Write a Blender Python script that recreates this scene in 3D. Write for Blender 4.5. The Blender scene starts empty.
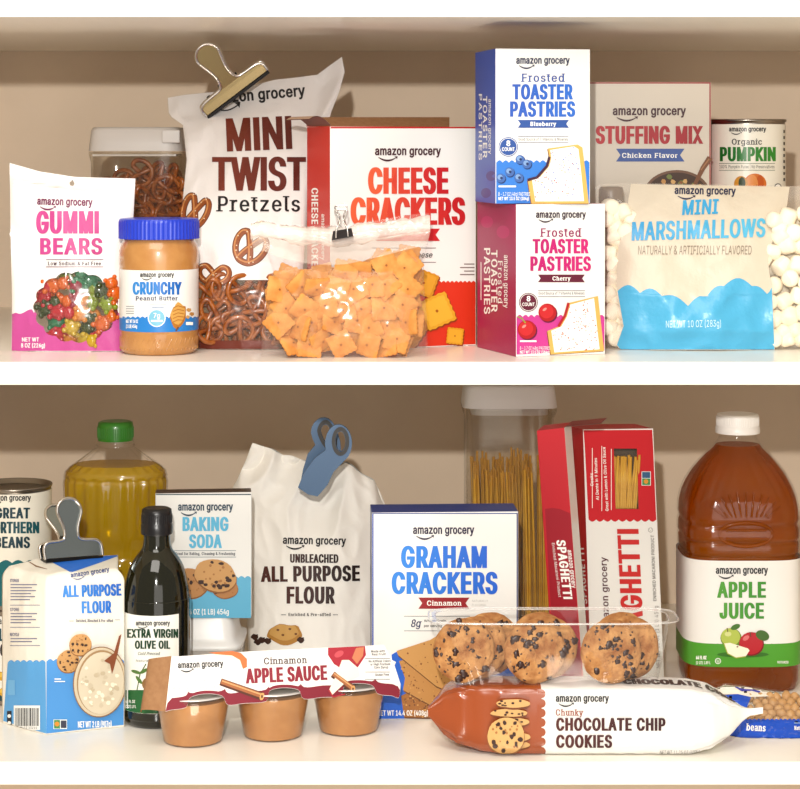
import bpy, bmesh, math, random
from mathutils import Vector, Matrix, noise
from mathutils.bvhtree import BVHTree
from mathutils.geometry import tessellate_polygon

# ------------------------------------------------------------------ frame
S = .00095            # metres per photo pixel at the shelf's front edge
DC = 2.0              # camera distance from the front edge
EZ = 1.45             # eye height
HY, HX = 150.0, 400.0
CAM = Vector((0, -DC, EZ))
ZM = EZ - (362 - HY) * S      # top of the middle shelf
ZL = EZ - (762 - HY) * S      # top of the lower shelf
ZT = EZ + (HY - 17) * S       # underside of the upper shelf
YW = .70                      # back wall

def W(px, py, Y):
    k = S * (1 + Y / DC)
    return Vector(((px - HX) * k, Y, EZ - (py - HY) * k))
def Ysh(py, lower):            # depth of a point of a shelf seen at row py
    n = 612 if lower else 212
    return DC * (n / (py - HY) - 1)
def pysh(Y, lower):
    n = 612 if lower else 212
    return HY + n / (1 + Y / DC)
def kk(Y): return S * (1 + Y / DC)

COL = bpy.context.scene.collection
# ------------------------------------------------------------------ materials
def lin(c):
    r = []
    for v in c[:3]:
        v /= 255.0
        r.append(v / 12.92 if v <= .04045 else ((v + .055) / 1.055) ** 2.4)
    return (r[0], r[1], r[2], 1.0)
_M = {}
def M(name, col, rough=.5, metal=0, spec=.5, var=None, vs=60, bump=0, bs=200, coat=0, trans=None):
    if name in _M: return _M[name]
    if min(col) < 205 and not name.startswith(('cream', 'tan_wall')):      # measured label colours, scaled to surface albedo
        col = tuple(v * .91 for v in col); var = tuple(v * .91 for v in var) if var else None
    m = bpy.data.materials.new(name); m.use_nodes = True
    nt = m.node_tree; b = nt.nodes['Principled BSDF']
    b.inputs['Base Color'].default_value = lin(col)
    b.inputs['Roughness'].default_value = rough
    b.inputs['Metallic'].default_value = metal
    b.inputs['Specular IOR Level'].default_value = spec
    b.inputs['Coat Weight'].default_value = coat
    b.inputs['Coat Roughness'].default_value = .08
    tc = nt.nodes.new('ShaderNodeTexCoord')
    if var is not None:
        n = nt.nodes.new('ShaderNodeTexNoise'); n.inputs['Scale'].default_value = vs
        n.inputs['Detail'].default_value = 5
        nt.links.new(tc.outputs['Object'], n.inputs['Vector'])
        r = nt.nodes.new('ShaderNodeValToRGB')
        r.color_ramp.elements[0].position = .35; r.color_ramp.elements[1].position = .65
        r.color_ramp.elements[0].color = lin(col); r.color_ramp.elements[1].color = lin(var)
        nt.links.new(n.outputs['Fac'], r.inputs['Fac'])
        nt.links.new(r.outputs['Color'], b.inputs['Base Color'])
    if bump:
        n2 = nt.nodes.new('ShaderNodeTexNoise'); n2.inputs['Scale'].default_value = bs
        n2.inputs['Detail'].default_value = 4
        nt.links.new(tc.outputs['Object'], n2.inputs['Vector'])
        bp = nt.nodes.new('ShaderNodeBump'); bp.inputs['Strength'].default_value = bump
        bp.inputs['Distance'].default_value = .002
        nt.links.new(n2.outputs['Fac'], bp.inputs['Height'])
        nt.links.new(bp.outputs['Normal'], b.inputs['Normal'])
    if trans is not None:      # part of the light passes straight through, tinted
        out = nt.nodes['Material Output']
        t = nt.nodes.new('ShaderNodeBsdfTransparent'); t.inputs['Color'].default_value = lin(trans[1])
        mx = nt.nodes.new('ShaderNodeMixShader'); mx.inputs['Fac'].default_value = trans[0]
        nt.links.new(b.outputs[0], mx.inputs[1]); nt.links.new(t.outputs[0], mx.inputs[2])
        nt.links.new(mx.outputs[0], out.inputs['Surface'])
    _M[name] = m
    return m
def film(name, haze=.05, gloss=.9, tint=(255, 255, 255), hz=(245, 240, 232), rough=.08, bump=0, bs=60):
    if name in _M: return _M[name]
    m = bpy.data.materials.new(name); m.use_nodes = True
    nt = m.node_tree; nt.nodes.clear(); N = nt.nodes.new; Lk = nt.links.new
    out = N('ShaderNodeOutputMaterial')
    tr = N('ShaderNodeBsdfTransparent'); tr.inputs['Color'].default_value = lin(tint)
    df = N('ShaderNodeBsdfDiffuse'); df.inputs['Color'].default_value = lin(hz)
    gl = N('ShaderNodeBsdfGlossy'); gl.inputs['Roughness'].default_value = rough
    m1 = N('ShaderNodeMixShader'); m1.inputs[0].default_value = haze
    Lk(tr.outputs[0], m1.inputs[1]); Lk(df.outputs[0], m1.inputs[2])
    fr = N('ShaderNodeLayerWeight'); fr.inputs['Blend'].default_value = .5
    pw = N('ShaderNodeMath'); pw.operation = 'POWER'; pw.inputs[1].default_value = 5
    Lk(fr.outputs['Facing'], pw.inputs[0])
    mu = N('ShaderNodeMath'); mu.operation = 'MULTIPLY_ADD'; mu.inputs[1].default_value = min(.95, .75 * gloss); mu.inputs[2].default_value = .032 * gloss
    Lk(pw.outputs[0], mu.inputs[0])
    m2 = N('ShaderNodeMixShader'); Lk(mu.outputs[0], m2.inputs[0])
    Lk(m1.outputs[0], m2.inputs[1]); Lk(gl.outputs[0], m2.inputs[2])
    if bump:
        tc = N('ShaderNodeTexCoord'); n2 = N('ShaderNodeTexNoise'); n2.inputs['Scale'].default_value = bs
        n2.inputs['Detail'].default_value = 2
        Lk(tc.outputs['Object'], n2.inputs['Vector'])
        bp = N('ShaderNodeBump'); bp.inputs['Strength'].default_value = bump; bp.inputs['Distance'].default_value = .004
        Lk(n2.outputs['Fac'], bp.inputs['Height'])
        Lk(bp.outputs['Normal'], gl.inputs['Normal']); Lk(bp.outputs['Normal'], fr.inputs['Normal'])
    Lk(m2.outputs[0], out.inputs['Surface'])
    _M[name] = m
    return m
def ink(c, rough=.42, bump=0):
    return M('ink_%d_%d_%d_%d' % (int(c[0]), int(c[1]), int(c[2]), int(rough * 100)) + ('_creased' if bump else ''), c, rough, spec=.4, bump=bump, bs=42)

# ------------------------------------------------------------------ objects
def tag(o, label=None, cat=None, group=None, kind=None):
    if label: o['label'] = label
    if cat: o['category'] = cat
    if group: o['group'] = group
    if kind: o['kind'] = kind
    return o
def thing(name, label, cat, loc, group=None):
    o = bpy.data.objects.new(name, None); o.empty_display_size = .02
    COL.objects.link(o); o.location = loc
    return tag(o, label, cat, group)
class MB:
    def __init__(s): s.v = []; s.f = []; s.m = []; s.sm = []; s.mats = []
    def mi(s, m):
        if m not in s.mats: s.mats.append(m)
        return s.mats.index(m)
    def add(s, vs, fs, m, smooth=True):
        b = len(s.v); s.v += [Vector(v) for v in vs]; k = s.mi(m)
        for f in fs: s.f.append([i + b for i in f]); s.m.append(k); s.sm.append(smooth)
    planes = None
    def bvh(s): return s.planes or BVHTree.FromPolygons(s.v, s.f)
    def build(s, name, parent=None, origin=None, recalc=False):
        me = bpy.data.meshes.new(name)
        if parent is not None:
            o0 = Vector(parent.location)
            if parent.parent is not None: o0 = o0 + Vector(parent.parent.location)
        else: o0 = Vector((0, 0, 0))
        org = Vector(origin) if origin is not None else o0
        me.from_pydata([tuple(v - org) for v in s.v], [], s.f)
        for m in s.mats: me.materials.append(m)
        for i, p in enumerate(me.polygons): p.material_index = s.m[i]; p.use_smooth = s.sm[i]
        me.validate(); me.update()
        if recalc:
            bm = bmesh.new(); bm.from_mesh(me); bmesh.ops.recalc_face_normals(bm, faces=bm.faces); bm.to_mesh(me); bm.free()
        o = bpy.data.objects.new(name, me); COL.objects.link(o)
        if parent is not None: o.parent = parent; o.location = org - o0
        else: o.location = org
        return o
def from_bm(mb, bm, mat=None, smooth=False, mats=None):
    bm.verts.ensure_lookup_table(); bm.verts.index_update()
    b = len(mb.v); mb.v += [v.co.copy() for v in bm.verts]
    for f in bm.faces:
        m = mats[f.material_index] if mats else mat
        mb.f.append([v.index + b for v in f.verts]); mb.m.append(mb.mi(m)); mb.sm.append(smooth)
    bm.free()
# base shapes ----------------------------------------------------------
def hexa(mb, front4, back4, mats, bev=.0008):
    """front4/back4: bl br tr tl. mats: dict front,back,left,right,top,bottom"""
    bm = bmesh.new(); v = [bm.verts.new(p) for p in list(front4) + list(back4)]
    bm.verts.ensure_lookup_table()
    keys = [('front', (0, 1, 2, 3)), ('back', (5, 4, 7, 6)), ('left', (4, 0, 3, 7)), ('right', (1, 5, 6, 2)), ('top', (3, 2, 6, 7)), ('bottom', (4, 5, 1, 0))]
    ml = []
    for k, idx in keys:
        m = mats.get(k, mats.get('all')); 
        if m not in ml: ml.append(m)
        f = bm.faces.new([v[i] for i in idx]); f.material_index = ml.index(m)
    if bev: bmesh.ops.bevel(bm, geom=list(bm.edges), offset=bev, segments=2, affect='EDGES', profile=.6, material=-1)
    from_bm(mb, bm, mats=ml, smooth=False)
def boxw(mb, c, h, mat, bev=0, rz=0):
    R = Matrix.Rotation(rz, 3, 'Z'); c = Vector(c)
    q = [Vector((sx * h[0], sy * h[1], sz * h[2])) for sy in (-1, 1) for sx, sz in ((-1, -1), (1, -1), (1, 1), (-1, 1))]
    q = [c + R @ p for p in q]
    hexa(mb, q[:4], q[4:], {'all': mat}, bev)
def carton(mb, xl, xr, yb, yt, Yl, Yr, depth, mats, z0=None, bev=.0004, lower=False):
    """upright carton: front left corner at px xl (rows yb..yt), right edge at px xr, front plane from depth Yl to Yr."""
    a = W(xl, yb, Yl); b = W(xr, yb, Yr); t = W(xl, yt, Yl)
    zb = z0 if z0 is not None else (ZL if lower else ZM)
    zb += .0002
    zt = t.z
    f = [Vector((a.x, a.y, zb)), Vector((b.x, b.y, zb)), Vector((b.x, b.y, zt)), Vector((a.x, a.y, zt))]
    d = Vector((b.x - a.x, b.y - a.y, 0)).normalized(); n = Vector((-d.y, d.x, 0)) * depth
    hexa(mb, f, [p + n for p in f], mats, bev)
    g = [p + n for p in f]; ex = (f[1] - f[0]) * .2
    mb.planes = BVHTree.FromPolygons([f[0], f[1] + ex, f[2] + ex, f[3], g[0], g[3], f[0] - Vector((0,0,.02)), f[1] + ex - Vector((0,0,.02))] + [f[3] + Vector((0,0,.02)), f[2] + ex + Vector((0,0,.02))], [[0, 1, 2, 3], [4, 0, 3, 5], [6, 7, 1, 0], [3, 2, 9, 8]])
    return f, g
def ring(cx, cy, z, rx, ry, n=48, e=2.0, rot=0):
    out = []
    for i in range(n):
        a = 2 * math.pi * i / n
        c, s_ = math.cos(a), math.sin(a)
        x = rx * math.copysign(abs(c) ** (2 / e), c); y = ry * math.copysign(abs(s_) ** (2 / e), s_)
        if rot: x, y = x * math.cos(rot) - y * math.sin(rot), x * math.sin(rot) + y * math.cos(rot)
        out.append(Vector((cx + x, cy + y, z)))
    return out
def loft(mb, rings, mat, cap0=True, cap1=True, smooth=True, closed=True):
    n = len(rings[0]); vs = [p for r in rings for p in r]; fs = []
    for k in range(len(rings) - 1):
        for i in range(n if closed else n - 1):
            j = (i + 1) % n
            fs.append([k * n + i, k * n + j, (k + 1) * n + j, (k + 1) * n + i])
    mb.add(vs, fs, mat, smooth)
    if cap0: mb.add(rings[0], [list(range(n))[::-1]], mat, False)
    if cap1: mb.add(rings[-1], [list(range(n))], mat, False)
def lathe(mb, cx, cy, prof, mat, n=48, e=2.0, ay=1.0, caps=(True, True), smooth=True, rot=0):
    loft(mb, [ring(cx, cy, z, r, r * ay, n, e, rot) for r, z in prof], mat, caps[0], caps[1], smooth)
def tube(mb, pts, rad, mat, n=8, caps=True, closed=False):
    pts = [Vector(p) for p in pts]; N_ = len(pts); rings = []
    up = Vector((0, 0, 1)); prev = None
    for i, p in enumerate(pts):
        if closed: d = pts[(i + 1) % N_] - pts[i - 1]
        else: d = pts[min(i + 1, N_ - 1)] - pts[max(i - 1, 0)]
        d.normalize()
        if prev is None:
            a = d.cross(up)
            if a.length < .05: a = d.cross(Vector((1, 0, 0)))
        else: a = prev - d * prev.dot(d)
        if a.length < 1e-6: a = d.cross(Vector((.3, .7, .2)))
        a.normalize(); prev = a; b = d.cross(a)
        r = rad[i] if isinstance(rad, (list, tuple)) else rad
        rings.append([p + a * (r * math.cos(2 * math.pi * k / n)) + b * (r * math.sin(2 * math.pi * k / n)) for k in range(n)])
    if closed: rings.append(rings[0]); loft(mb, rings, mat, False, False)
    else: loft(mb, rings, mat, caps, caps)
def crom(pts, k=6, closed=False):
    P = [Vector(p) for p in pts]; n = len(P); out = []
    rg = range(n) if closed else range(n - 1)
    for i in rg:
        if closed: a, b, c, d = P[i - 1], P[i], P[(i + 1) % n], P[(i + 2) % n]
        else: a, b, c, d = P[max(i - 1, 0)], P[i], P[i + 1], P[min(i + 2, n - 1)]
        for j in range(k):
            t = j / k
            out.append(.5 * ((2 * b) + (c - a) * t + (2 * a - 5 * b + 4 * c - d) * t * t + (3 * b - a - 3 * c + d) * t ** 3))
    if not closed: out.append(P[-1])
    return out
def ell(mb, c, r, mat, n=10, m=7, fn=None, R=None):
    vs = []; fs = []; c = Vector(c)
    for j in range(m + 1):
        th = math.pi * j / m
        for i in range(n):
            a = 2 * math.pi * i / n
            p = Vector((math.sin(th) * math.cos(a), math.sin(th) * math.sin(a), math.cos(th)))
            k = fn(p) if fn else 1
            q = Vector((p.x * r[0] * k, p.y * r[1] * k, p.z * r[2] * k))
            if R: q = R @ q
            vs.append(c + q)
    for j in range(m):
        for i in range(n):
            k = (i + 1) % n
            if j == 0: fs.append([i, (j + 1) * n + i, (j + 1) * n + k])
            elif j == m - 1: fs.append([j * n + i, (j + 1) * n + i, j * n + k])
            else: fs.append([j * n + i, (j + 1) * n + i, (j + 1) * n + k, j * n + k])
    mb.add(vs, fs, mat, True)
def prism(mb, pts, mat, thick, Y=0, yf=None, pxs=True, side=None, bev=0):
    """polygon in photo rows/columns at depth Y, given thickness backwards"""
    F = [W(x, y, yf(x, y) if yf else Y) for x, y in pts] if pxs else [Vector(p) for p in pts]
    Bk = [p + Vector((0, thick, 0)) for p in F]; n = len(F)
    tri = tessellate_polygon([F])
    if bev:
        bm = bmesh.new(); a = [bm.verts.new(p) for p in F]; f = bm.faces.new(a)
        r = bmesh.ops.extrude_face_region(bm, geom=[f]); 
        for v in [g for g in r['geom'] if isinstance(g, bmesh.types.BMVert)]: v.co.y += thick
        bmesh.ops.recalc_face_normals(bm, faces=bm.faces)
        bmesh.ops.bevel(bm, geom=list(bm.edges), offset=bev, segments=2, affect='EDGES', profile=.5)
        from_bm(mb, bm, mat, smooth=False); return
    mb.add(F, [list(t) for t in tri], mat, False)
    mb.add(Bk, [list(t)[::-1] for t in tri], mat, False)
    mb.add(F + Bk, [[i, (i + 1) % n, n + (i + 1) % n, n + i] for i in range(n)], side or mat, False)
def arc_param(pl):
    d = [0]
    for a, b in zip(pl, pl[1:]): d.append(d[-1] + math.hypot(b[0] - a[0], b[1] - a[1]))
    return [x / d[-1] for x in d]
def pl_at(pl, ds, t):
    for i in range(len(pl) - 1):
        if t <= ds[i + 1] or i == len(pl) - 2:
            k = (t - ds[i]) / max(ds[i + 1] - ds[i], 1e-9)
            return (pl[i][0] + (pl[i + 1][0] - pl[i][0]) * k, pl[i][1] + (pl[i + 1][1] - pl[i][1]) * k)
def coons(L, R, T, B):
    dL, dR, dT, dB = map(arc_param, (L, R, T, B))
    def f(u, v):
        l = pl_at(L, dL, v); r = pl_at(R, dR, v); t = pl_at(T, dT, u); b = pl_at(B, dB, u)
        o = []
        for k in (0, 1):
            bil = (1 - u) * (1 - v) * L[0][k] + u * (1 - v) * R[0][k] + (1 - u) * v * L[-1][k] + u * v * R[-1][k]
            o.append((1 - u) * l[k] + u * r[k] + (1 - v) * b[k] + v * t[k] - bil)
        return o
    return f
def crumple(u, v, sc=6, seed=0, ax=1.0):
    p = Vector((u * sc * ax, v * sc, seed * 7.31))
    a = 1 - abs(noise.noise(p)) * 2.2
    b = 1 - abs(noise.noise(p * 2.3 + Vector((3, 1, 0)))) * 2.2
    return a * .7 + b * .3 - .5
def bag(mb, L, R, T, B, Y, half, mat, nu=56, nv=56, wr=None, zmin=None, back=True):
    f = coons(L, R, T, B)
    for sgn in ((-1, 1) if back else (-1,)):
        vs = []; fs = []
        for j in range(nv + 1):
            for i in range(nu + 1):
                u, v = i / nu, j / nv
                px, py = f(u, v); y = Y(u, v) if callable(Y) else Y
                p = W(px, py, y); h = half(u, v)
                p.y += sgn * h
                if wr: 
                    w = wr(u, v, sgn)
                    p.y += sgn * w * min(1, h / .004 + .15)
                if zmin is not None: p.z = max(p.z, zmin + .0003)
                vs.append(p)
        for j in range(nv):
            for i in range(nu):
                a = j * (nu + 1) + i; q = [a, a + 1, a + nu + 2, a + nu + 1]
                fs.append(q if sgn < 0 else q[::-1])
        mb.add(vs, fs, mat, True)
def pillow(th, pu=.5, pv=.45, bottom=.0, top=0.0):
    def h(u, v):
        a = max(0, math.sin(math.pi * u)) ** pu
        vv = bottom + (1 - bottom) * v
        vv = vv * (1 - top)
        b = max(0, math.sin(math.pi * vv)) ** pv if bottom < .5 else max(0, math.cos(math.pi / 2 * ((v) * (1 - top)))) ** pv
        return th * a * b + .0003
    return h

# ------------------------------------------------------------------ printing
_F = []
def _font():
    if not _F:      # Blender's own interface face, else its default text face
        f = None
        try:
            import os
            f = bpy.data.fonts.load(os.path.join(bpy.utils.resource_path('LOCAL'), 'datafiles', 'fonts', 'Inter.woff2'))
        except Exception: f = None
        _F.append(f)
    return _F[0]
def _contours(txt, spacing, shear=0, res=3):
    """closed outlines of a line of text, each a list of (x, y)"""
    c = bpy.data.curves.new('t', 'FONT'); c.body = txt
    if _font(): c.font = _font()
    c.size = 1; c.space_character = spacing; c.shear = shear
    o = bpy.data.objects.new('t', c); COL.objects.link(o)
    dg = bpy.context.evaluated_depsgraph_get(); cu = o.evaluated_get(dg).to_curve(dg)
    out = []
    for sp in cu.splines:
        P = []
        if sp.type == 'BEZIER':
            bp = sp.bezier_points; n = len(bp)
            for q in range(n):
                p0, p1 = bp[q], bp[(q + 1) % n]
                A_, B_, C_, D_ = p0.co, p0.handle_right, p1.handle_left, p1.co
                ch = (D_ - A_).length
                flat = ((B_ - A_).cross(D_ - A_).length + (C_ - A_).cross(D_ - A_).length) < 1e-4 * max(ch, 1e-6) + 1e-7
                m = 1 if flat else res
                for t in range(m):
                    s = t / m; P.append(((1 - s) ** 3) * A_ + 3 * s * (1 - s) ** 2 * B_ + 3 * s * s * (1 - s) * C_ + s ** 3 * D_)
        else: P = [v.co.to_3d() for v in sp.points]
        Q = []
        for p in P:
            if not Q or abs(p.x - Q[-1][0]) + abs(p.y - Q[-1][1]) > .0012: Q.append((p.x, p.y))
        if len(Q) > 2 and abs(Q[0][0] - Q[-1][0]) + abs(Q[0][1] - Q[-1][1]) < .0012: Q.pop()
        if len(Q) > 2: out.append(Q)
    o.to_curve_clear() if hasattr(o, 'to_curve_clear') else None
    bpy.data.objects.remove(o); bpy.data.curves.remove(c)
    return out
def _area(P): return .5 * sum(P[i - 1][0] * P[i][1] - P[i][0] * P[i - 1][1] for i in range(len(P)))
def _inside(pt, P):
    x, y = pt; ins = False; j = len(P) - 1
    for k in range(len(P)):
        if (P[k][1] > y) != (P[j][1] > y) and x < (P[j][0] - P[k][0]) * (y - P[k][1]) / (P[j][1] - P[k][1]) + P[k][0]: ins = not ins
        j = k
    return ins
_cap = []
def capx():
    if not _cap:
        for t in 'Hx':
            ys = [p[1] for q in _contours(t, 1) for p in q]; _cap.append((min(ys), max(ys)))
    return _cap
def islands(bm):
    seen = set(); out = []
    for v in bm.verts:
        if v in seen: continue
        st = [v]; seen.add(v); isl = []
        while st:
            q = st.pop(); isl.append(q)
            for e in q.link_edges:
                o = e.other_vert(q)
                if o not in seen: seen.add(o); st.append(o)
        out.append(isl)
    return out
def _plain_i(cs, yc):
    """turn the slab-ended capital I of the face into a plain bar and close up the gap"""
    fi = []
    for q in cs:
        if len(q) != 12: continue
        xs = sorted(set(round(p[0], 3) for p in q)); ys = sorted(set(round(p[1] / yc, 2) for p in q))
        if len(xs) == 4 and len(ys) == 4 and ys[0] == 0 and ys[1] < .2: fi.append(q)
    fi.sort(key=lambda q: min(p[0] for p in q))
    for q in fi:
        X = sorted(set(round(p[0], 4) for p in q)); x0, x1, x2, x3 = X[0], X[1], X[-2], X[-1]; d = (x1 - x0) * .8; cx = (x0 + x3) / 2
        for w in cs:
            if w is q or sum(p[0] for p in w) / len(w) < cx: continue
            w[:] = [(p[0] - 2 * d, p[1]) for p in w]
        ys = [p[1] for p in q]; y0, y1 = min(ys), max(ys); s = 1 if _area(q) > 0 else -1
        r = [(x1 - d, y0), (x2 - d, y0), (x2 - d, y1), (x1 - d, y1)]; q[:] = r if s > 0 else r[::-1]
_gc = {}
def glyph2d(txt, w, h, style):
    """filled flat lettering: baseline 0, cap height h, total width w"""
    from mathutils.geometry import delaunay_2d_cdt
    bold, serif, shear, sp = style
    cs = _contours(txt, sp, shear)
    (y0, yc), (_, yx) = capx()[0], capx()[1]
    if 'I' in txt and not shear: _plain_i(cs, yc)
    x0 = min(p[0] for q in cs for p in q); x1 = max(p[0] for q in cs for p in q)
    sx = 1.0 / (yc - y0); kx = (w / h) / ((x1 - x0) * sx)
    cs = [[((p[0] - x0) * sx * kx, (p[1] - y0) * sx) for p in q] for q in cs]
    big = max(cs, key=lambda q: abs(_area(q))); sgn = 1 if _area(big) > 0 else -1
    segs = []
    if serif:
        X = (yx - y0) * sx; ext = .16 * min(1, kx * 1.2); th = .08
        for q in cs:
            for i in range(len(q)):
                a, b = q[i - 1], q[i]
                if abs(a[1] - b[1]) > .004: continue
                l = abs(a[0] - b[0])
                if l < .06 * kx or l > .26: continue
                up = (b[0] - a[0]) * sgn > 0      # ink above a bottom edge
                y = (a[1] + b[1]) / 2; mx, mn = max(a[0], b[0]), min(a[0], b[0])
                if abs(y) < .012 and up: segs.append((mn, mx, y, th))
                elif y > X * .9 and not up: segs.append((mn, mx, y, -th))
    if bold:
        bx, by = bold; out = []
        for q in cs:
            n = len(q); r = []
            for i in range(n):
                p, a, b = q[i], q[i - 1], q[(i + 1) % n]
                d1 = Vector((p[0] - a[0], p[1] - a[1])); d2 = Vector((b[0] - p[0], b[1] - p[1]))
                if d1.length < 1e-7 or d2.length < 1e-7: r.append(p); continue
                d1.normalize(); d2.normalize()
                n1 = Vector((d1.y, -d1.x)) * sgn; n2 = Vector((d2.y, -d2.x)) * sgn; s = n1 + n2
                if s.length < .25: s = n1
                else: s = s * min(2 / s.length ** 2, 1.5 / s.length)
                r.append((p[0] + s.x * bx, p[1] + s.y * by))
            out.append(r)
        xs = [p[0] for q in out for p in q]; a, b = min(xs), max(xs); k2 = (w / h) / (b - a)
        cs = [[((p[0] - a) * k2, (p[1] + by) / (1 + 2 * by)) for p in q] for q in out]
        segs = [((s_[0] - a) * k2, (s_[1] - a) * k2, (s_[2] + by) / (1 + 2 * by) - (by * .8 if s_[3] > 0 else -by * .8), s_[3]) for s_ in segs]
    V = []; F = []
    pts = []; ed = []
    for q in cs:
        b = len(pts); pts += [Vector(p) for p in q]; ed += [(b + i, b + (i + 1) % len(q)) for i in range(len(q))]
    boxes = [(min(p[0] for p in q), max(p[0] for p in q), q) for q in cs]
    r = delaunay_2d_cdt(pts, ed, [], 1, 1e-5)
    V = [(v.x, v.y) for v in r[0]]
    for f in r[2]:
        x = sum(V[i][0] for i in f) / len(f); y = sum(V[i][1] for i in f) / len(f); wn = 0
        for lo, hi, q in boxes:
            if not (lo <= x <= hi): continue
            for i in range(len(q)):
                p0, p1 = q[i - 1], q[i]
                if (p0[1] <= y) != (p1[1] <= y):
                    if p0[0] + (y - p0[1]) / (p1[1] - p0[1]) * (p1[0] - p0[0]) > x: wn += 1 if p1[1] > p0[1] else -1
        if wn * sgn > 0: F.append(list(f))
    V = [(x * h, y * h) for x, y in V]
    for a, b_, y, t in segs:
        b = len(V); e = ext; V += [(x * h, yy * h) for x, yy in ((a - e, y), (b_ + e, y), (b_ + e, y + t), (a - e, y + t))]; F.append([b, b + 1, b + 2, b + 3])
    return V, F
HV = ((.076, .03), False, 0, 1.17)      # heavy condensed caps
MD = ((.028, .018), False, 0, 1.05)
SM = (None, False, 0, 1.05)
SF = ((.034, .008), True, 0, 1.16)        # slab/serif
SFB = ((.045, .015), True, 0, 1.16)
IT = ((.02, .01), True, .25, 1.05)
class Art:
    def __init__(s): s.it = []; s.lay = 0
    def mesh(s, V, F, col, layer):
        s.it.append((V, F, col, layer))
    def poly(s, pts, col, layer=1, holes=()):
        loops = [[Vector((x, y, 0)) for x, y in pts]] + [[Vector((x, y, 0)) for x, y in h] for h in holes]
        tri = tessellate_polygon(loops); V = [(p.x, p.y) for l in loops for p in l]
        s.mesh(V, [list(t) for t in tri], col, layer)
    def rect(s, x0, y0, x1, y1, col, layer=1): s.mesh([(x0, y0), (x1, y0), (x1, y1), (x0, y1)], [[0, 1, 2, 3]], col, layer)
    def disc(s, x, y, rx, col, layer=2, ry=None, n=20, rot=0, wob=0, seed=0):
        ry = ry or rx; c, q = math.cos(rot), math.sin(rot); P = []
        for i in range(n):
            a = 2 * math.pi * i / n; k = 1 + wob * noise.noise(Vector((math.cos(a) * 1.7, math.sin(a) * 1.7, seed * 3.3)))
            u, v = rx * k * math.cos(a), ry * k * math.sin(a)
            P.append((x + u * c - v * q, y + u * q + v * c))
        s.mesh([(x, y)] + P, [[0, i + 1, (i + 1) % n + 1] for i in range(n)], col, layer)
    def stroke(s, pts, w, col, layer=3):
        for i, ((x0, y0), (x1, y1)) in enumerate(zip(pts, pts[1:])):
            d = math.hypot(x1 - x0, y1 - y0)
            if d < 1e-6: continue
            w0 = (w[i] if isinstance(w, (list, tuple)) else w) / 2; w1 = (w[i + 1] if isinstance(w, (list, tuple)) else w) / 2
            nx, ny = -(y1 - y0) / d, (x1 - x0) / d; e = .15
            ex, ey = (x1 - x0) / d * w0 * e, (y1 - y0) / d * w0 * e
            s.mesh([(x0 + nx * w0 - ex, y0 + ny * w0 - ey), (x1 + nx * w1 + ex, y1 + ny * w1 + ey), (x1 - nx * w1 + ex, y1 - ny * w1 + ey), (x0 - nx * w0 - ex, y0 - ny * w0 - ey)], [[0, 1, 2, 3]], col, layer)
    def text(s, t, x0, x1, yt, yb, col, st=HV, rot=0, layer=4, col2=None, ex=None, ey=None):
        """fits t between columns x0..x1 with caps from row yt to baseline yb; rot in degrees (counter-clockwise) about left baseline"""
        w, h = x1 - x0, yb - yt
        V, F = glyph2d(t, w, h, st)
        if ex is None:
            a = math.radians(rot); ex = (math.cos(a), -math.sin(a)); ey = (-math.sin(a), -math.cos(a))
        P = [(x0 + u * ex[0] + v * ey[0], yb + u * ex[1] + v * ey[1]) for u, v in V]
        if col2 is None: s.mesh(P, F, col, layer)
        else:
            nb = 6; bins = {}
            for f in F:
                c = sum(V[i][0] for i in f) / len(f) / w; bins.setdefault(min(nb - 1, max(0, int(c * nb))), []).append(f)
            for k, fs in bins.items():
                q = (k + .5) / nb; cc = tuple(col[i] + (col2[i] - col[i]) * q for i in range(3))
                s.mesh(P, fs, cc, layer)
    def vtext(s, t, x, y, length, h, col, st=HV, down=True, layer=4, lean=0, base=None):
        """text running along the rows: down=True reads downwards with its top to the right; x = baseline column"""
        V, F = glyph2d(t, length, h, st)
        if down: P = [(x + v + lean * u, y + u) for u, v in V]
        else: P = [(x - v - lean * u, y - u) for u, v in V]
        s.mesh(P, F, col, layer)
    def logo(s, x0, x1, yb, col, rot=0, cap=.14, layer=4, ex=None, ey=None):
        w = x1 - x0; h = w * cap
        s.text('amazon grocery', x0, x1, yb - h, yb, col, ((.045, .04), False, 0, 1.06), rot, layer, ex=ex, ey=ey)
        if ex is None:
            a = math.radians(rot); ex = (math.cos(a), -math.sin(a)); ey = (-math.sin(a), -math.cos(a))
        def T(u, v): return (x0 + u * ex[0] + v * ey[0], yb + u * ex[1] + v * ey[1])
        arc = [];  ws = []
        for i in range(11):
            q = i / 10; u = w * (.055 + .27 * q); v = -h * (.18 + .42 * math.sin(math.pi * (q * .92 + .04)) ** .9)
            arc.append(T(u, v)); ws.append(h * (.05 + .13 * math.sin(math.pi * min(1, q * 1.05)) + .03))
        s.stroke(arc, ws, col, layer)
        s.poly([T(w * .29, -h * .14), T(w * .345, -h * .12), T(w * .333, -h * .46), T(w * .32, -h * .26)], col, layer)
    def banner(s, x0, x1, y0, y1, col, layer=3):
        n = (y1 - y0) * .35; m = (y0 + y1) / 2
        s.poly([(x0, y0), (x1, y0), (x1 - n, m), (x1, y1), (x0, y1), (x0 + n, m)], col, layer)
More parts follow.
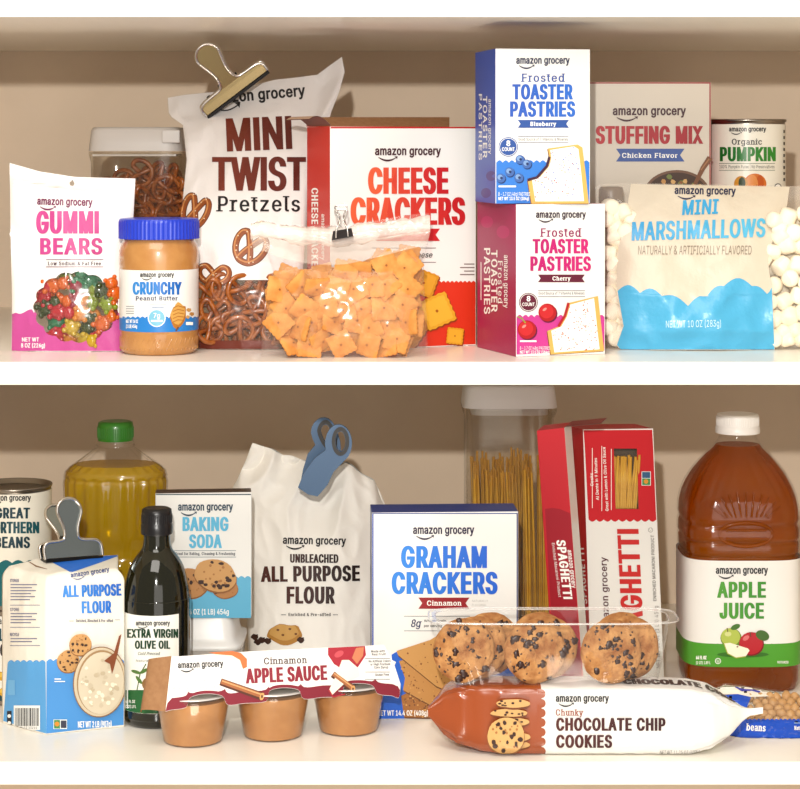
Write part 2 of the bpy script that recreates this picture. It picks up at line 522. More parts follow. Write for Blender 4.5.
    def emit(s, mb, tree, eps=.0003, step=None, small=None, rough=.42, bump=0):
        """lay every printed shape on the surface `tree`, as seen from the photograph's side, eps above it"""
        groups = {}
        for V, F, col, layer in s.it: groups.setdefault((tuple(int(c) for c in col) if not isinstance(col, bpy.types.Material) else col, layer), []).append((V, F))
        av = [p for V, _, _, _ in s.it for p in V]; bb = [(min(p[0] for p in av), min(p[1] for p in av)), (max(p[0] for p in av), max(p[1] for p in av))]
        for (col, layer), lst in groups.items():
            bm = bmesh.new()
            for V, F in lst:
                vv = [bm.verts.new((x, y, 0)) for x, y in V]
                for f in F:
                    try: bm.faces.new([vv[i] for i in f])
                    except ValueError: pass
            if step:
                xs = [v.co.x for v in bm.verts]; ys = [v.co.y for v in bm.verts]
                for ax, lo, hi in ((0, min(xs), max(xs)), (1, min(ys), max(ys))):
                    k = math.floor(lo / step) * step + step
                    while k < hi - 1e-4:
                        co = [0, 0, 0]; co[ax] = k; no = [0, 0, 0]; no[ax] = 1
                        bmesh.ops.bisect_plane(bm, geom=list(bm.verts) + list(bm.edges) + list(bm.faces), dist=1e-5, plane_co=co, plane_no=no)
                        k += step
            lift = {}
            for k_, isl in enumerate(islands(bm)):
                for v in isl: lift[v] = (k_ % 4) * .00002
            bm.verts.index_update(); vs = []
            gx = sum(b_[0] for b_ in bb) / 2; gy = sum(b_[1] for b_ in bb) / 2
            for v in bm.verts:
                d = (W(v.co.x, v.co.y, 0) - CAM).normalized()
                hit = tree.ray_cast(CAM, d)
                if hit[0] is None:      # just past the edge: step inwards until the surface is met
                    px_, py_ = v.co.x, v.co.y; p = None
                    for q_ in range(1, 40):
                        t_ = q_ * .35; dx_, dy_ = gx - px_, gy - py_; l_ = max(1e-6, math.hypot(dx_, dy_))
                        d2 = (W(px_ + dx_ / l_ * t_, py_ + dy_ / l_ * t_, 0) - CAM).normalized(); h2 = tree.ray_cast(CAM, d2)
                        if h2[0] is not None: p = h2[0]; break
                    if p is None: p = tree.find_nearest(W(px_, py_, getattr(s, 'Y', .1)))[0]
                else: p = hit[0]
                vs.append(p - d * (eps * layer + lift[v]))
            fs = []
            for f in bm.faces:
                idx = [v.index for v in f.verts]
                n = Vector((0, 0, 0)); a = vs[idx[0]]
                n = (vs[idx[1]] - a).cross(vs[idx[2]] - a)
                if n.y > 0: idx = idx[::-1]
                fs.append(idx)
            m = col if isinstance(col, bpy.types.Material) else ink(col, rough, bump)
            mb.add(vs, fs, m, step is not None)
            bm.free()
def wave(x0, x1, y, n, amp, up=True):
    """scalloped edge from x0 to x1"""
    P = []
    for k in range(n):
        for j in range(6):
            q = j / 6; P.append((x0 + (x1 - x0) * (k + q) / n, y - amp * math.sin(math.pi * q) * (1 if up else -1)))
    P.append((x1, y)); return P
def cookie_art(A, x, y, r, layer=2, seed=1, ry=None, dark=(60, 32, 20), dough=(214, 160, 96), n=9, rot=0):
    R = random.Random(seed); ry = ry or r
    A.disc(x, y + r * .06, r * 1.03, (150, 95, 45), layer, ry * 1.03, wob=.06, seed=seed, rot=rot)
    A.disc(x, y, r, dough, layer + 1, ry, wob=.07, seed=seed, n=26, rot=rot)
    for i in range(int(n * 1.3)):
        a = R.uniform(0, 6.28); q = math.sqrt(R.uniform(0, .8))
        A.disc(x + r * q * math.cos(a), y + ry * q * math.sin(a), r * R.uniform(.04, .08), (176, 118, 62), layer + 2, n=7)
    for i in range(n):
        a = R.uniform(0, 6.28); q = math.sqrt(R.uniform(0, .75))
        A.disc(x + r * q * math.cos(a), y + ry * q * math.sin(a), r * R.uniform(.08, .17), dark, layer + 3, ry * R.uniform(.08, .15), n=8, wob=.4, seed=i)
# ------------------------------------------------------------------ setting
PAINT = M('cream_paint', (250, 244, 231), .25, spec=.45, bump=.04, bs=90)
PAINTF = M('cream_edge_paint', (250, 243, 224), .4, spec=.4)
WALLM = M('tan_wall_paint', (232, 212, 188), .75, spec=.2, var=(227, 207, 183), vs=9, bump=.05, bs=300)
def struct(name, c, h, mat, bev=0):
    mb = MB(); boxw(mb, c, h, mat, bev); o = mb.build(name, origin=c); return tag(o, kind='structure')
XL, XR = -.525, .60
struct('wall_back', (.03, YW + .01, 1.2), (.62, .01, .75), WALLM)
struct('wall_left', (XL - .01, YW / 2 + .0, 1.2), (.01, YW / 2, .75), WALLM)
struct('wall_right', (XR + .01, YW / 2 + .0, 1.2), (.01, YW / 2, .75), WALLM)
TH = 23 * S / 2
def shelf(ztop, label):
    mb = MB(); boxw(mb, ((XL + XR) / 2, YW / 2, ztop - TH), ((XR - XL) / 2 - .0005, YW / 2 - .0005, TH), PAINT, .0012)
    o = mb.build('shelf_board', origin=((XL + XR) / 2, YW / 2, ztop - TH)); return o
for nm, z in (('trim_1', ZT + 2 * TH), ('trim_2', ZM), ('trim_3', ZL)):
    o = shelf(z, ''); o.name = nm; tag(o, kind='structure')
# camera
cam = bpy.data.cameras.new('camera'); co = bpy.data.objects.new('camera', cam); COL.objects.link(co)
co.location = CAM; co.rotation_euler = (math.pi / 2, 0, 0)
cam.sensor_width = 36; cam.sensor_fit = 'HORIZONTAL'; cam.lens = 36 * (DC / S) / 800
cam.shift_y = -(394.5 - HY) / 800; cam.clip_start = .05
bpy.context.scene.camera = co
# light: one hard lamp above and a little left of the eye, added fill lamps, even world light
def area(name, loc, target, size, power, col, shape='DISK'):
    l = bpy.data.lights.new(name, 'AREA'); l.shape = shape; l.size = size; l.energy = power; l.color = col
    o = bpy.data.objects.new(name, l); COL.objects.link(o); o.location = loc
    o.rotation_euler = (Vector(target) - Vector(loc)).to_track_quat('-Z', 'Y').to_euler(); return o
area('key_lamp', (-.07, -2.0, 1.70), (0, .1, 1.15), .03, 33, (1, .972, .925))
area('under_fill', (0, -.95, .10), (0, .05, 1.5), .5, 11, (1, .9, .78), 'SQUARE')  # added lamp from below, brightens the front of the shelf underside
area('top_fill', (-.3, -1.5, 2.9), (0, .1, 1.1), 1.4, 42, (1, .95, .88), 'SQUARE')  # added fill from above, lifts the shelf tops
area('front_fill', (.5, -3.2, 1.0), (0, .1, 1.0), 1.8, 22, (1, .96, .91), 'SQUARE')  # added soft fill, evens out the deeper items
wd = bpy.data.worlds.new('world'); bpy.context.scene.world = wd; wd.use_nodes = True
bg = wd.node_tree.nodes['Background']; bg.inputs['Color'].default_value = (1, .92, .83, 1); bg.inputs['Strength'].default_value = .43
sc = bpy.context.scene
sc.view_settings.view_transform = 'Standard'; sc.view_settings.look = 'None'; sc.view_settings.gamma = 1
sc.view_settings.use_curve_mapping = False; sc.view_settings.exposure = -.18
try:
    sc.cycles.transparent_max_bounces = 24; sc.cycles.max_bounces = 8; sc.cycles.use_denoising = True
except Exception: pass

# common materials and inks
WH = (250, 248, 240); BK = (30, 28, 32); NAVY = (35, 40, 75)
CARD = lambda c, r=.38: M('card_%d_%d_%d' % c, c, r, spec=.45, bump=.03, bs=500)
CW = CARD((230, 228, 222))
KRAFT = M('kraft_board', (176, 128, 84), .8, var=(164, 116, 74), vs=200)
DOUGH = M('cookie_dough', (212, 154, 92), .85, var=(160, 98, 46), vs=80, bump=1.0, bs=220)
CHOC = M('chocolate_chip', (58, 30, 20), .35, bump=.2, bs=200)
CHROME = M('polished_chrome', (225, 220, 212), .12, metal=1)
WARMREF = M('chrome_warm_reflection', (196, 172, 124), .22, metal=1)  # gold tint paints the warm reflections into the chrome plate
DARKM = M('dark_steel', (40, 38, 38), .35, metal=.8)
FILM = film('clear_film', .03, .5, bump=.25, bs=30, rough=.14)
PLASTIC = film('clear_plastic', .012, 1.1, tint=(248, 246, 242))

def place(mb, name, parent=None, origin=None): return mb.build(name, parent, origin)
def copy_of(o, loc, rot=None, group=None, label=None, scale=None):
    c = o.copy(); COL.objects.link(c); c.location = loc
    if rot is not None: c.rotation_euler = rot
    if scale is not None: c.scale = scale
    if label: c['label'] = label
    return c

# ================================================================== UPPER SHELF
# ---- pretzels: one mesh, copied everywhere
def pretzel_path(k=5):
    P = [(-.40, -.72, .0), (-.22, -.35, .12), (.02, .02, .16), (.26, .38, .06), (.55, .68, 0), (.88, .55, 0), (1.0, .1, 0), (.82, -.42, 0), (.42, -.78, -.02), (0, -.86, -.02),
         (-.42, -.78, -.02), (-.82, -.42, 0), (-1.0, .1, 0), (-.88, .55, 0), (-.55, .68, 0), (-.26, .38, -.04), (-.02, .02, -.1), (.22, -.35, .0), (.40, -.72, .05)]
    return crom([(x, z, y) for x, y, z in P], k)
PRETZ = M('pretzel_crust', (186, 104, 36), .32, var=(132, 62, 18), vs=120, coat=.4, bump=.15, bs=180)
def pretzel_mesh(r=.0142, w=.0027):
    mb = MB(); tube(mb, [p * r for p in pretzel_path(4)], w, PRETZ, 7)
    return mb
def pretzel_art(A, x, y, sx, sy, w, rot=0, layer=2):
    c, s_ = math.cos(rot), math.sin(rot)
    P = [(x + p.x * sx * c + p.z * sy * s_, y + p.x * sx * s_ - p.z * sy * c) for p in pretzel_path(4)]
    A.stroke(P, w * 1.25, (84, 36, 14), layer); A.stroke(P, w, (150, 76, 30), layer + 1)
    A.stroke([(a - w * .2, b - w * .2) for a, b in P], w * .28, (206, 136, 76), layer + 2)
    R = random.Random(int(x))
    for i in range(12):
        a, b = P[R.randrange(len(P))]; A.disc(a + R.uniform(-.3, .3) * w, b + R.uniform(-.3, .3) * w, w * .13, (245, 225, 190), layer + 3, n=6)

# ---- gummy candy bag
gY = .10
def gbag():
    o = thing('candy_bag', 'white and pink bag of gummy bears with scalloped clear window', 'candy bag', (W(72, 354, gY).x, gY, ZM))
    B_ = pysh(gY, 0)
    L = [(10.5, B_), (12, 300), (10, 230), (9, 162)]; R_ = [(133, B_), (131, 285), (134, 220), (136, 178)]
    T = [(9, 162), (40, 171), (75, 176.5), (110, 177.5), (136, 178)]; B = [(10.5, B_), (133, B_)]
    hh = pillow(.020, .6, .5, bottom=.12)
    def half(u, v):
        return hh(u, v) if v < .93 else .0008
    def wr(u, v, s): return .005 * crumple(u, v, 2.6, 1) * (1.3 - u)
    mb = MB(); bag(mb, L, R_, T, B, lambda u, v: gY + .012 + .02 * v, half, FILM, 60, 80, wr, ZM)
    tree = mb.bvh(); mb.build('clear_film', o)
    # scalloped window
    win = []
    cx, cy, rx, ry, n = 76, 307, 40, 33.5, 15
    for k in range(n):
        a0, a1 = 2 * math.pi * k / n, 2 * math.pi * (k + 1) / n
        for j in range(5):
            q = j / 5; a = a0 + (a1 - a0) * q; b = 1 + .075 * math.sin(math.pi * q)
            win.append((cx + rx * b * math.cos(a), cy + ry * b * math.sin(a)))
    hole = [(72 + 2.6 * math.cos(t * .5236), 183.5 + 2.6 * math.sin(t * .5236)) for t in range(12)]
    A = Art(); A.Y = gY
    silh = [(11.4, B_ - .4), (12, 300), (10.6, 230), (9.6, 163)] + [(40, 171.6), (75, 177), (110, 178), (135.3, 178.6)] + [(133.2, 220), (130.4, 285), (132.2, B_ - .4)]
    A.poly(silh, (236, 232, 228), 1, [win, hole])
    # pink foot
    pw = [(11.6, B_ - 1), (12, 314)] + [(14 + i * 2, 311.5 + 2.2 * math.sin(i * .55)) for i in range(1, 10)] + [(34, 313)]
    right = [(w[0], w[1]) for w in win if w[1] > 311]
    right.sort(key=lambda p: math.atan2(p[1] - cy, p[0] - cx), reverse=True)
    A.poly(pw + right + [(118.5, 313), (124, 310), (130.7, 312), (132, B_ - 1)], (204, 80, 154), 2)
    A.logo(37, 92.5, 204.6, (120, 20, 80), rot=-1.5)
    A.text('GUMMI', 36, 99, 211, 233.5, (214, 80, 152), HV, 0, col2=(204, 60, 136))
    A.text('BEARS', 40, 102.5, 238, 254.5, (214, 80, 152), HV, 0, col2=(198, 52, 128))
    A.rect(46, 259.3, 103.5, 260, (110, 30, 80), 3); A.rect(46, 266.5, 103.5, 267.2, (110, 30, 80), 3)
    A.text('Low Sodium & Fat Free', 48, 101, 261.6, 265.2, (60, 20, 50), SFB)
    A.text('NET WT', 22, 39, 337.5, 341.5, WH, MD, 0); A.text('8 OZ (226g)', 21, 45, 343.2, 347.5, WH, MD, 0)
    for yy in (181, 184.5, 188, 191.5): A.rect(84, yy, 133, yy + .5, (226, 221, 216), 2)
    for yy in (181, 184.5, 188, 191.5): A.rect(12, yy - 5, 60, yy - 4.5, (226, 221, 216), 2)
    p = MB(); A.emit(p, tree, .00028, step=3, rough=.4, bump=.5); p.build('printed_film', o)
    # candies
    cols = {'red': (205, 20, 40), 'orange': (238, 110, 10), 'yellow': (222, 190, 40), 'green': (40, 140, 90), 'dark_green': (60, 80, 24), 'crimson': (170, 8, 50), 'lime': (150, 170, 30), 'amber': (240, 150, 30)}
    protos = {}
    for cn, c in cols.items():
        m = M('gummy_' + cn, c, .14, spec=.7, coat=.6, bump=.15, bs=160, trans=(.3, tuple(min(255, x + 40) for x in c)))
        g = MB(); r = .0062
        ell(g, (0, 0, 0), (r, r * .8, r * 1.15), m, 12, 8)
        ell(g, (0, -.001, r * 1.45), (r * .82, r * .75, r * .75), m, 12, 8)
        for sx in (-1, 1):
            ell(g, (sx * r * .6, 0, r * 2.05), (r * .3, r * .28, r * .3), m, 8, 6)
            ell(g, (sx * r * .75, -r * .55, r * .35), (r * .34, r * .5, r * .3), m, 8, 6)
            ell(g, (sx * r * .6, -r * .6, -r * .85), (r * .38, r * .6, r * .36), m, 8, 6)
        ell(g, (0, -r * .65, r * 1.3), (r * .3, r * .3, r * .22), m, 8, 6)
        protos[cn] = g
    spots = [(52, 281, 'orange', 80), (66, 276, 'lime', 20), (78, 280, 'green', 10), (90, 276, 'green', 70), (103, 287, 'dark_green', 100), (58, 296, 'orange', 95), (76, 293, 'crimson', -5),
             (92, 297, 'lime', 5), (108, 300, 'lime', -30), (46, 304, 'dark_green', 60), (58, 308, 'red', 92), (57, 318, 'green', 85), (80, 308, 'amber', 10), (93, 312, 'amber', -45), (72, 322, 'yellow', 20),
             (87, 325, 'dark_green', 15), (103, 320, 'orange', 50), (112, 311, 'crimson', 20), (99, 334, 'red', 75), (70, 334, 'amber', 8), (56, 331, 'red', 60), (113, 328, 'red', -10), (84, 336, 'yellow', 90), (44, 292, 'red', 30), (115, 290, 'orange', -20)]
    made = {}
    for i, (x, y, cn, a) in enumerate(spots):
        p = W(x, y, gY + .012 + (.004 if i % 2 else -.0015)); p.z -= .004
        if cn not in made:
            made[cn] = protos[cn].build('gummy_bear')
            c = made[cn]; tag(c, None, 'candy', 'gummy bears seen through the bag window')
        else:
            c = made[cn].copy(); COL.objects.link(c)
        c.location = p; c.rotation_euler = (random.Random(i).uniform(-.3, .3), math.radians(a), random.Random(i + 50).uniform(-.5, .5)); c.scale = (1.32, 1.0, 1.32)
        nm = {'red': 'red', 'orange': 'orange', 'yellow': 'yellow', 'green': 'green', 'dark_green': 'dark olive green', 'crimson': 'deep crimson', 'lime': 'yellow-green', 'amber': 'amber'}[cn]
        vpos = 'upper' if y < 298 else ('middle' if y < 319 else 'lower'); hpos = 'left' if x < 66 else ('centre' if x < 92 else 'right')
        c['label'] = 'translucent %s gummy bear in the %s %s of the pink bag window' % (nm, vpos, hpos)
gbag()

# ---- peanut butter jar
def pbjar():
    Y = .055 + .038; cx = W(159, 0, Y).x; r = 39.2 * kk(Y); o = thing('peanut_butter_jar', 'peanut butter jar with ribbed blue screw lid and white label, beside the pink candy bag', 'jar', (cx, Y, ZM))
    PB = M('peanut_butter', (206, 146, 78), .35, var=(192, 130, 64), vs=60, coat=.7, bump=.05, bs=90)
    z = lambda py: EZ - (py - HY) * kk(Y - .03)
    zb = ZM + .0003
    prof = [(r * .86, zb), (r * .96, zb + .003), (r * 1.0, zb + .008), (r * .985, zb + .020), (r * .99, z(333)), (r * 1.0, z(331.5)), (r * 1.0, z(269)), (r * 1.01, z(266)), (r * 1.01, z(252)), (r * .97, z(246)), (r * .9, z(241)), (r * .88, z(238))]
    mb = MB(); lathe(mb, cx, Y, prof, PB, 72)
    # slanting ribs pressed round the foot
    for k in range(44):
        a = 2 * math.pi * k / 44
        pts = [Vector((cx + r * .985 * math.cos(a + t * .16), Y + r * .985 * math.sin(a + t * .16), zb + .0045 + t * .012)) for t in (0, .5, 1)]
        tube(mb, pts, .0006, PB, 6)
    mb.build('jar_body', o)
    lb = MB(); z0, z1 = z(331.5), z(270)
    lathe(lb, cx, Y, [(r * 1.006, z(319)), (r * 1.006, z1)], CARD((236, 234, 228), .3), 96, caps=(False, False)); lathe(lb, cx, Y, [(r * 1.006, z0), (r * 1.006, z(319))], ink((45, 135, 215), .3), 96, caps=(False, False))
    tree = lb.bvh(); A = Art(); A.Y = Y
    A.poly([(120.2, 331.2), (120.2, 317)] + wave(121, 197.5, 318, 16, 1.6) + [(198, 331.2)], (45, 135, 215), 1)
    A.logo(140, 174, 277, BK, cap=.14)
    A.text('CRUNCHY', 132.5, 181.8, 281.9, 294.6, (60, 150, 225), HV, col2=(25, 100, 190))
    A.text('Peanut Butter', 135.8, 177.6, 296.2, 300.4, (35, 50, 95), SFB)
    for k in range(4): A.rect(126, 306 + k * 2.4, 134, 306.7 + k * 2.4, (150, 150, 155), 2)
    A.rect(150, 304.5, 166, 305.1, (170, 180, 190), 2); A.rect(152, 307, 164, 307.7, (120, 150, 190), 2)
    A.disc(156.7, 318, 9, (235, 243, 248), 2); A.disc(156.7, 318, 8, (130, 200, 225), 3); A.text('7g', 153.5, 160, 313, 318, WH, MD, 0, 5); A.rect(151, 320, 162.5, 321.8, WH, 4)
    A.text('NET WT 16 OZ', 126, 138, 319.5, 323, WH, MD); A.text('(1 LB) 454g', 126, 137, 324.5, 328, WH, MD)
    A.disc(178.5, 316, 8, (192, 120, 40), 3, 12, wob=.2, rot=.2); A.disc(178, 314, 7, (228, 170, 84), 4, 10.5, wob=.25, rot=.2, seed=3)
    for k in range(5): A.stroke([(173, 308 + k * 3.5), (178, 305.8 + k * 3.5), (184, 307.5 + k * 3.2)], .8, (190, 120, 44), 5)
    A.stroke([(176, 331), (178.5, 327)], 1.6, (120, 80, 60), 4)
    A.disc(189, 310, 2.6, (214, 160, 90), 3, 1.8, wob=.3); A.disc(192, 314, 2.5, (200, 140, 70), 3, 1.7, wob=.3); A.disc(188, 317, 2, (222, 170, 100), 3, 1.6, wob=.3)
    A.rect(186, 322, 193, 325, WH, 3)
    A.emit(lb, tree, .0002, step=3, rough=.3); lb.build('paper_label', o)
    BL = M('blue_lid_plastic', (32, 62, 205), .35, spec=.5)
    ld = MB(); R2 = 39.8 * kk(Y); n = 180; rs = []
    for zz, rr, rib in ((z(239.5), 1.0, 1), (z(238.5), 1.0, 1), (z(223), 1.0, 1), (z(221), .995, .4), (z(219.5), .975, 0), (z(219.2), .93, 0)):
        rs.append([Vector((cx + R2 * (rr + (.012 * rib if i % 3 == 0 else 0)) * math.cos(2 * math.pi * i / n), Y + R2 * (rr + (.012 * rib if i % 3 == 0 else 0)) * math.sin(2 * math.pi * i / n), zz)) for i in range(n)])
    loft(ld, rs, BL, True, True, smooth=False); tag(ld.build('screw_lid', o), 'blue ribbed screw lid')
pbjar()

# ---- clear canister of pretzels (behind the candy bag)
def canister(xl, xr, ylid0, ylid1, Yf, depth, lower, name, label, cat, zbot=None, lidcol=(214, 206, 198), lipx=2):
    Yc = Yf + depth / 2; a = W(xl, 0, Yf).x; b = W(xr, 0, Yf).x; cx = (a + b) / 2; hw = (b - a) / 2
    zb = (ZL if lower else ZM) + .0003
    o = thing(name, label, cat, (cx, Yc, zb))
    z1 = W(0, ylid1, Yf).z; z2 = W(0, ylid0, Yf).z; ay = depth / 2 / hw
    lip = lipx * kk(Yf)
    mb = MB(); e = 7
    lathe(mb, cx, Yc, [(hw * .95 - lip, zb), (hw - lip, zb + .004), (hw - lip, z1 - .012), (hw, z1 - .004), (hw, z1)], PLASTIC, 64, e, ay, caps=(True, False))
    q = MB()
    lathe(mb, cx, Yc, [(hw - lip - .0022, z1), (hw - lip - .0022, zb + .004), (hw * .95 - lip - .002, zb + .003)], PLASTIC, 64, e, ay, caps=(False, True))
    mb.build('clear_body', o)
    LM = M('lid_plastic_%d' % lidcol[0], lidcol, .35, spec=.4)
    ld = MB(); lathe(ld, cx, Yc, [(hw * 1.005, z1 + .0005), (hw * 1.0, z1 + .002), (hw * .985, z1 + (z2 - z1) * .35), (hw * .955, z2 - .004), (hw * .92, z2 - .0008), (hw * .86, z2)], LM, 64, e, ay)
    l = ld.build('lid', o)
    return o, cx, Yc, hw - lip - .003, zb, l, z1, z2, LM
o, cx, Yc, hw, zb, lid, z1, z2, LM = canister(86, 182, 127, 151.5, .275, .105, False, 'pretzel_canister', 'clear square canister of pretzels with light grey lid', 'canister')
mb = MB(); a = W(162, 130, .2745); b = W(180, 143, .2745)
boxw(mb, ((a.x + b.x) / 2, .2745, (a.z + b.z) / 2), ((b.x - a.x) / 2, .0022, (a.z - b.z) / 2), LM, .001); mb.build('latch', lid)
mb = MB(); boxw(mb, (cx, Yc, z1 - .004), (hw * .97, .05, .0012), LM, .0005); mb.build('seal_plate', lid)
R = random.Random(3)
pz = pretzel_mesh().build('pretzel'); tag(pz, None, 'pretzel', 'pretzels inside the clear canister')
first = True; GP = []
def put_pretzel(p, rot, label, group, sc=1):
    global first
    c = pz if first else pz.copy()
    if not first: COL.objects.link(c)
    first = False; c.location = p; c.rotation_euler = rot; c.scale = (sc, sc, sc); c['label'] = label; c['group'] = group; c['category'] = 'pretzel'
for lay in range(3):
    for j in range(8):
        for i in range(5):
            x = 106 + i * 17 + (j % 2) * 6 + R.uniform(-4, 4); y = 176 + j * 14 + R.uniform(-3, 3) + (6 if i == 0 and j == 0 else 0) + lay * 5
            if x > 178 or y < 172 + max(0, 132 - x) * .5 or x < 102 or (j > 4 and lay) or (x < 136 and y > 192): continue
            Yp = .275 + .012 + lay * .013 + R.uniform(0, .004)
            put_pretzel(W(min(x, 180), y, Yp), (R.uniform(-.5, .5), R.uniform(-3, 3), R.uniform(-.7, .7)), 'brown salted pretzel twist inside the clear lidded canister behind the candy bag', 'pretzels inside the clear canister', 1.0)

# ---- pretzel bag
def pretzel_bag():
    Y0 = .125; o = thing('pretzel_bag', 'tall white bag of mini pretzel twists with crumpled top and chrome clip', 'snack bag', (W(260, 0, Y0).x, Y0, ZM))
    B_ = pysh(Y0, 0)
    L = [(197, B_), (193, 300), (185, 262), (180, 225), (183, 190), (186, 160), (182, 125), (171, 118), (168, 113), (167, 97)]
    T = [(167, 97), (185, 94), (205, 92), (228, 90), (250, 85.5), (275, 79), (294, 77), (317, 74), (330, 64), (342.5, 55.5)]
    Rr = [(301, B_), (303, 300), (305, 250), (311, 190), (324, 140), (332, 112), (340, 92), (345.5, 72), (342.5, 55.5)]
    B = [(197, B_), (301, B_)]
    def Yf(u, v): return Y0 + .012 + .17 * v * v * .9 + .02 * v
    def half(u, v):
        t = .028 * max(0, math.sin(math.pi * u)) ** .5 * (1 - v ** 3 * .93) * (min(1, .55 + v * 2))
        return t + .0008
    def wr(u, v, s):
        edge = .3 + 1.1 * abs(u - .5) * 2 * (.4 + v)
        return .006 * crumple(u, v, 3.2, 4, 1.3) * edge
    mb = MB(); bag(mb, L, Rr, T, B, Yf, half, FILM, 70, 100, wr, ZM); tree = mb.bvh(); mb.build('clear_film', o)
    A = Art(); A.Y = Y0 + .1
    silh = [(190.5, 280), (186, 262), (181, 225), (183.8, 190), (186.8, 160), (183, 125), (171.8, 117.2), (168.8, 112.6), (167.9, 97.8), (185, 94.8), (205, 92.8), (228, 90.8), (250, 86.3), (275, 79.8), (294, 77.8), (317.3, 74.8), (330.5, 65), (341.8, 57),
            (344.6, 72), (339.2, 91.8), (331.2, 112), (323.2, 140), (310, 190), (304.2, 250), (302.6, 280)]
    WHB = (228, 222, 218)
    A.poly(silh, WHB, 1)
    A.poly([(198.6, 340.5), (300.5, 340.5), (300, B_ - .6), (198, B_ - .6)], (110, 42, 26), 1)
    A.text('amazon grocery', 207, 306, 98.9 - 12.5 + 6.6, 104.5, BK, ((.045, .04), False, 0, 1.06), 5, 4)
    ex = (math.cos(math.radians(5)), -math.sin(math.radians(5))); arc = []
    for i in range(10):
        q = i / 9; u = 5 + 27 * q; v = -2.5 - 5 * math.sin(math.pi * q); arc.append((207 + u * ex[0] + v * ex[1], 104.5 + u * ex[1] - v))
    A.stroke(arc, 1.3, BK, 4); A.poly([(234, 102.5), (240.5, 101.5), (239.5, 108), (237.5, 105)], BK, 4)
    br = (128, 52, 36); br2 = (96, 34, 26)
    A.text('MINI', 227, 292.5, 118.5, 151.6, br, ((.06, .02), False, 0, 1.1), 2.4, 4, col2=br2)
    A.text('TWIST', 212, 306, 157, 190.6, br, ((.06, .02), False, 0, 1.08), 0, 4, col2=br2)
    A.text('Pretzels', 218, 300, 196, 211.4, (24, 20, 24), SF)
    pretzel_art(A, 195, 211, 12, 20, 5.2, .35); pretzel_art(A, 250, 247, 15, 19, 5.4, .45); pretzel_art(A, 214, 274, 15, 11, 4.8, .1)
    p = MB(); A.emit(p, tree, .00026, step=3, rough=.42, bump=.6); p.build('printed_film', o)
    R = random.Random(11)
    for j in range(6):
        for i in range(6):
            x = 206 + i * 18 + (j % 2) * 9 + R.uniform(-3, 3); y = 290 + j % 3 * 20 + j // 3 * 7 + R.uniform(-2, 2)
            if x > 294: continue
            Yp = Y0 + .012 - .011 + (i % 2) * .005 + (j // 3) * .012
            put_pretzel(W(x, y, Yp), (R.uniform(-.35, .35), R.uniform(-3, 3), R.uniform(-.5, .5)), 'golden brown pretzel twist in the clear lower window of the tall white bag', 'pretzels in the tall bag window', 1.02)
pretzel_bag()

# ---- chrome bulldog clips
def bulldog(o, base, ax, up, w, hplate, hhandle, wh, back=True, plate=None):
    """base: centre of jaw; ax: along jaw; up: towards handle; builds parts in world coordinates"""
    ax = Vector(ax).normalized(); up = Vector(up).normalized(); nrm = ax.cross(up).normalized()
    plate = plate or WARMREF
    def outline(k=1):
        P = [(-.5, 0), (.5, 0), (.5, .62), (.42, .95), (.24, 1.0), (.13, 1.15)]
        pts = [(x * w, y * hplate) for x, y in P]
        n = 12; hc = hplate * 1.15 + hhandle - wh * .62; neck = wh * .36
        pts.append((neck, hplate * 1.15 + hhandle * .25))
        for i in range(n + 1):
            a = -.45 + (math.pi + .9) * i / n; pts.append((wh * .62 * math.cos(a), hc + wh * .62 * math.sin(a)))
        pts.append((-neck, hplate * 1.15 + hhandle * .25))
        pts += [(-x * w, y * hplate) for x, y in P[::-1][:-1]]
        pts.append((-.5 * w, 0)); return pts[:-1] + []
    def leaf(tilt, off, name):
        P = outline(); mb = MB()
        def T(x, y, d=0):
            yy = y; bend = max(0, y - hplate * .9)
            return base + ax * x + up * (yy * math.cos(tilt * (bend > 0))) + nrm * (off + d + tilt * bend)
        F = [T(x, y) for x, y in P]; Bk = [T(x, y, -.0009) for x, y in P]
        tri = tessellate_polygon([[Vector((x, y, 0)) for x, y in P]]); n = len(P)
        mb.add(F + Bk, [list(t) for t in tri] + [[i + n for i in t][::-1] for t in tri] + [[i, (i + 1) % n, n + (i + 1) % n, n + i] for i in range(n)], plate, False)
        pl = mb.build(name, o)
        r = MB(); tube(r, crom([T(x, y, .0003) for x, y in P[1:]] + [T(*P[0], .0003)], 3), .0016, CHROME, 8); r.build('rolled_rim', pl)
        return pl
    leaf(.10, .006, 'front_jaw')
    if back: leaf(-.55, -.006, 'back_jaw')
    sp = MB(); c = base + up * hplate * 1.0
    tube(sp, [c - ax * w * .13, c + ax * w * .13], .0042, CHROME, 12)
    for s_ in (-1, 1): tube(sp, [c + ax * w * .13 * s_, c + ax * w * .15 * s_], .0048, DARKM, 12)
    sp.build('hinge_pin', o)
    g = MB(); Fp = [base + ax * (w * .5 * s1) + nrm * (.0075 * s2) - up * .0008 for s2 in (1, -1) for s1 in (-1, 1)]
    hexa(g, [Fp[0] - up * .003, Fp[1] - up * .003, Fp[1], Fp[0]], [Fp[2] - up * .003, Fp[3] - up * .003, Fp[3], Fp[2]], {'all': DARKM}, 0); g.build('grip_edge', o)
Yc1 = .285
o = thing('bulldog_clip', 'large chrome bulldog clip tilted on the folded corner of the tall white pretzel bag', 'clip', W(232, 92, Yc1 - .012))
a, b = W(206, 115, Yc1 - .014), W(267, 69, Yc1 - .014); c = (a + b) / 2
ax = (b - a); up = Vector((-ax.z, 0, ax.x)); up.y = -.28 * up.length * (1 if up.z > 0 else -1)
if up.z < 0: up = -up
bulldog(o, c, ax, up, ax.length, .0135, .050, .021)

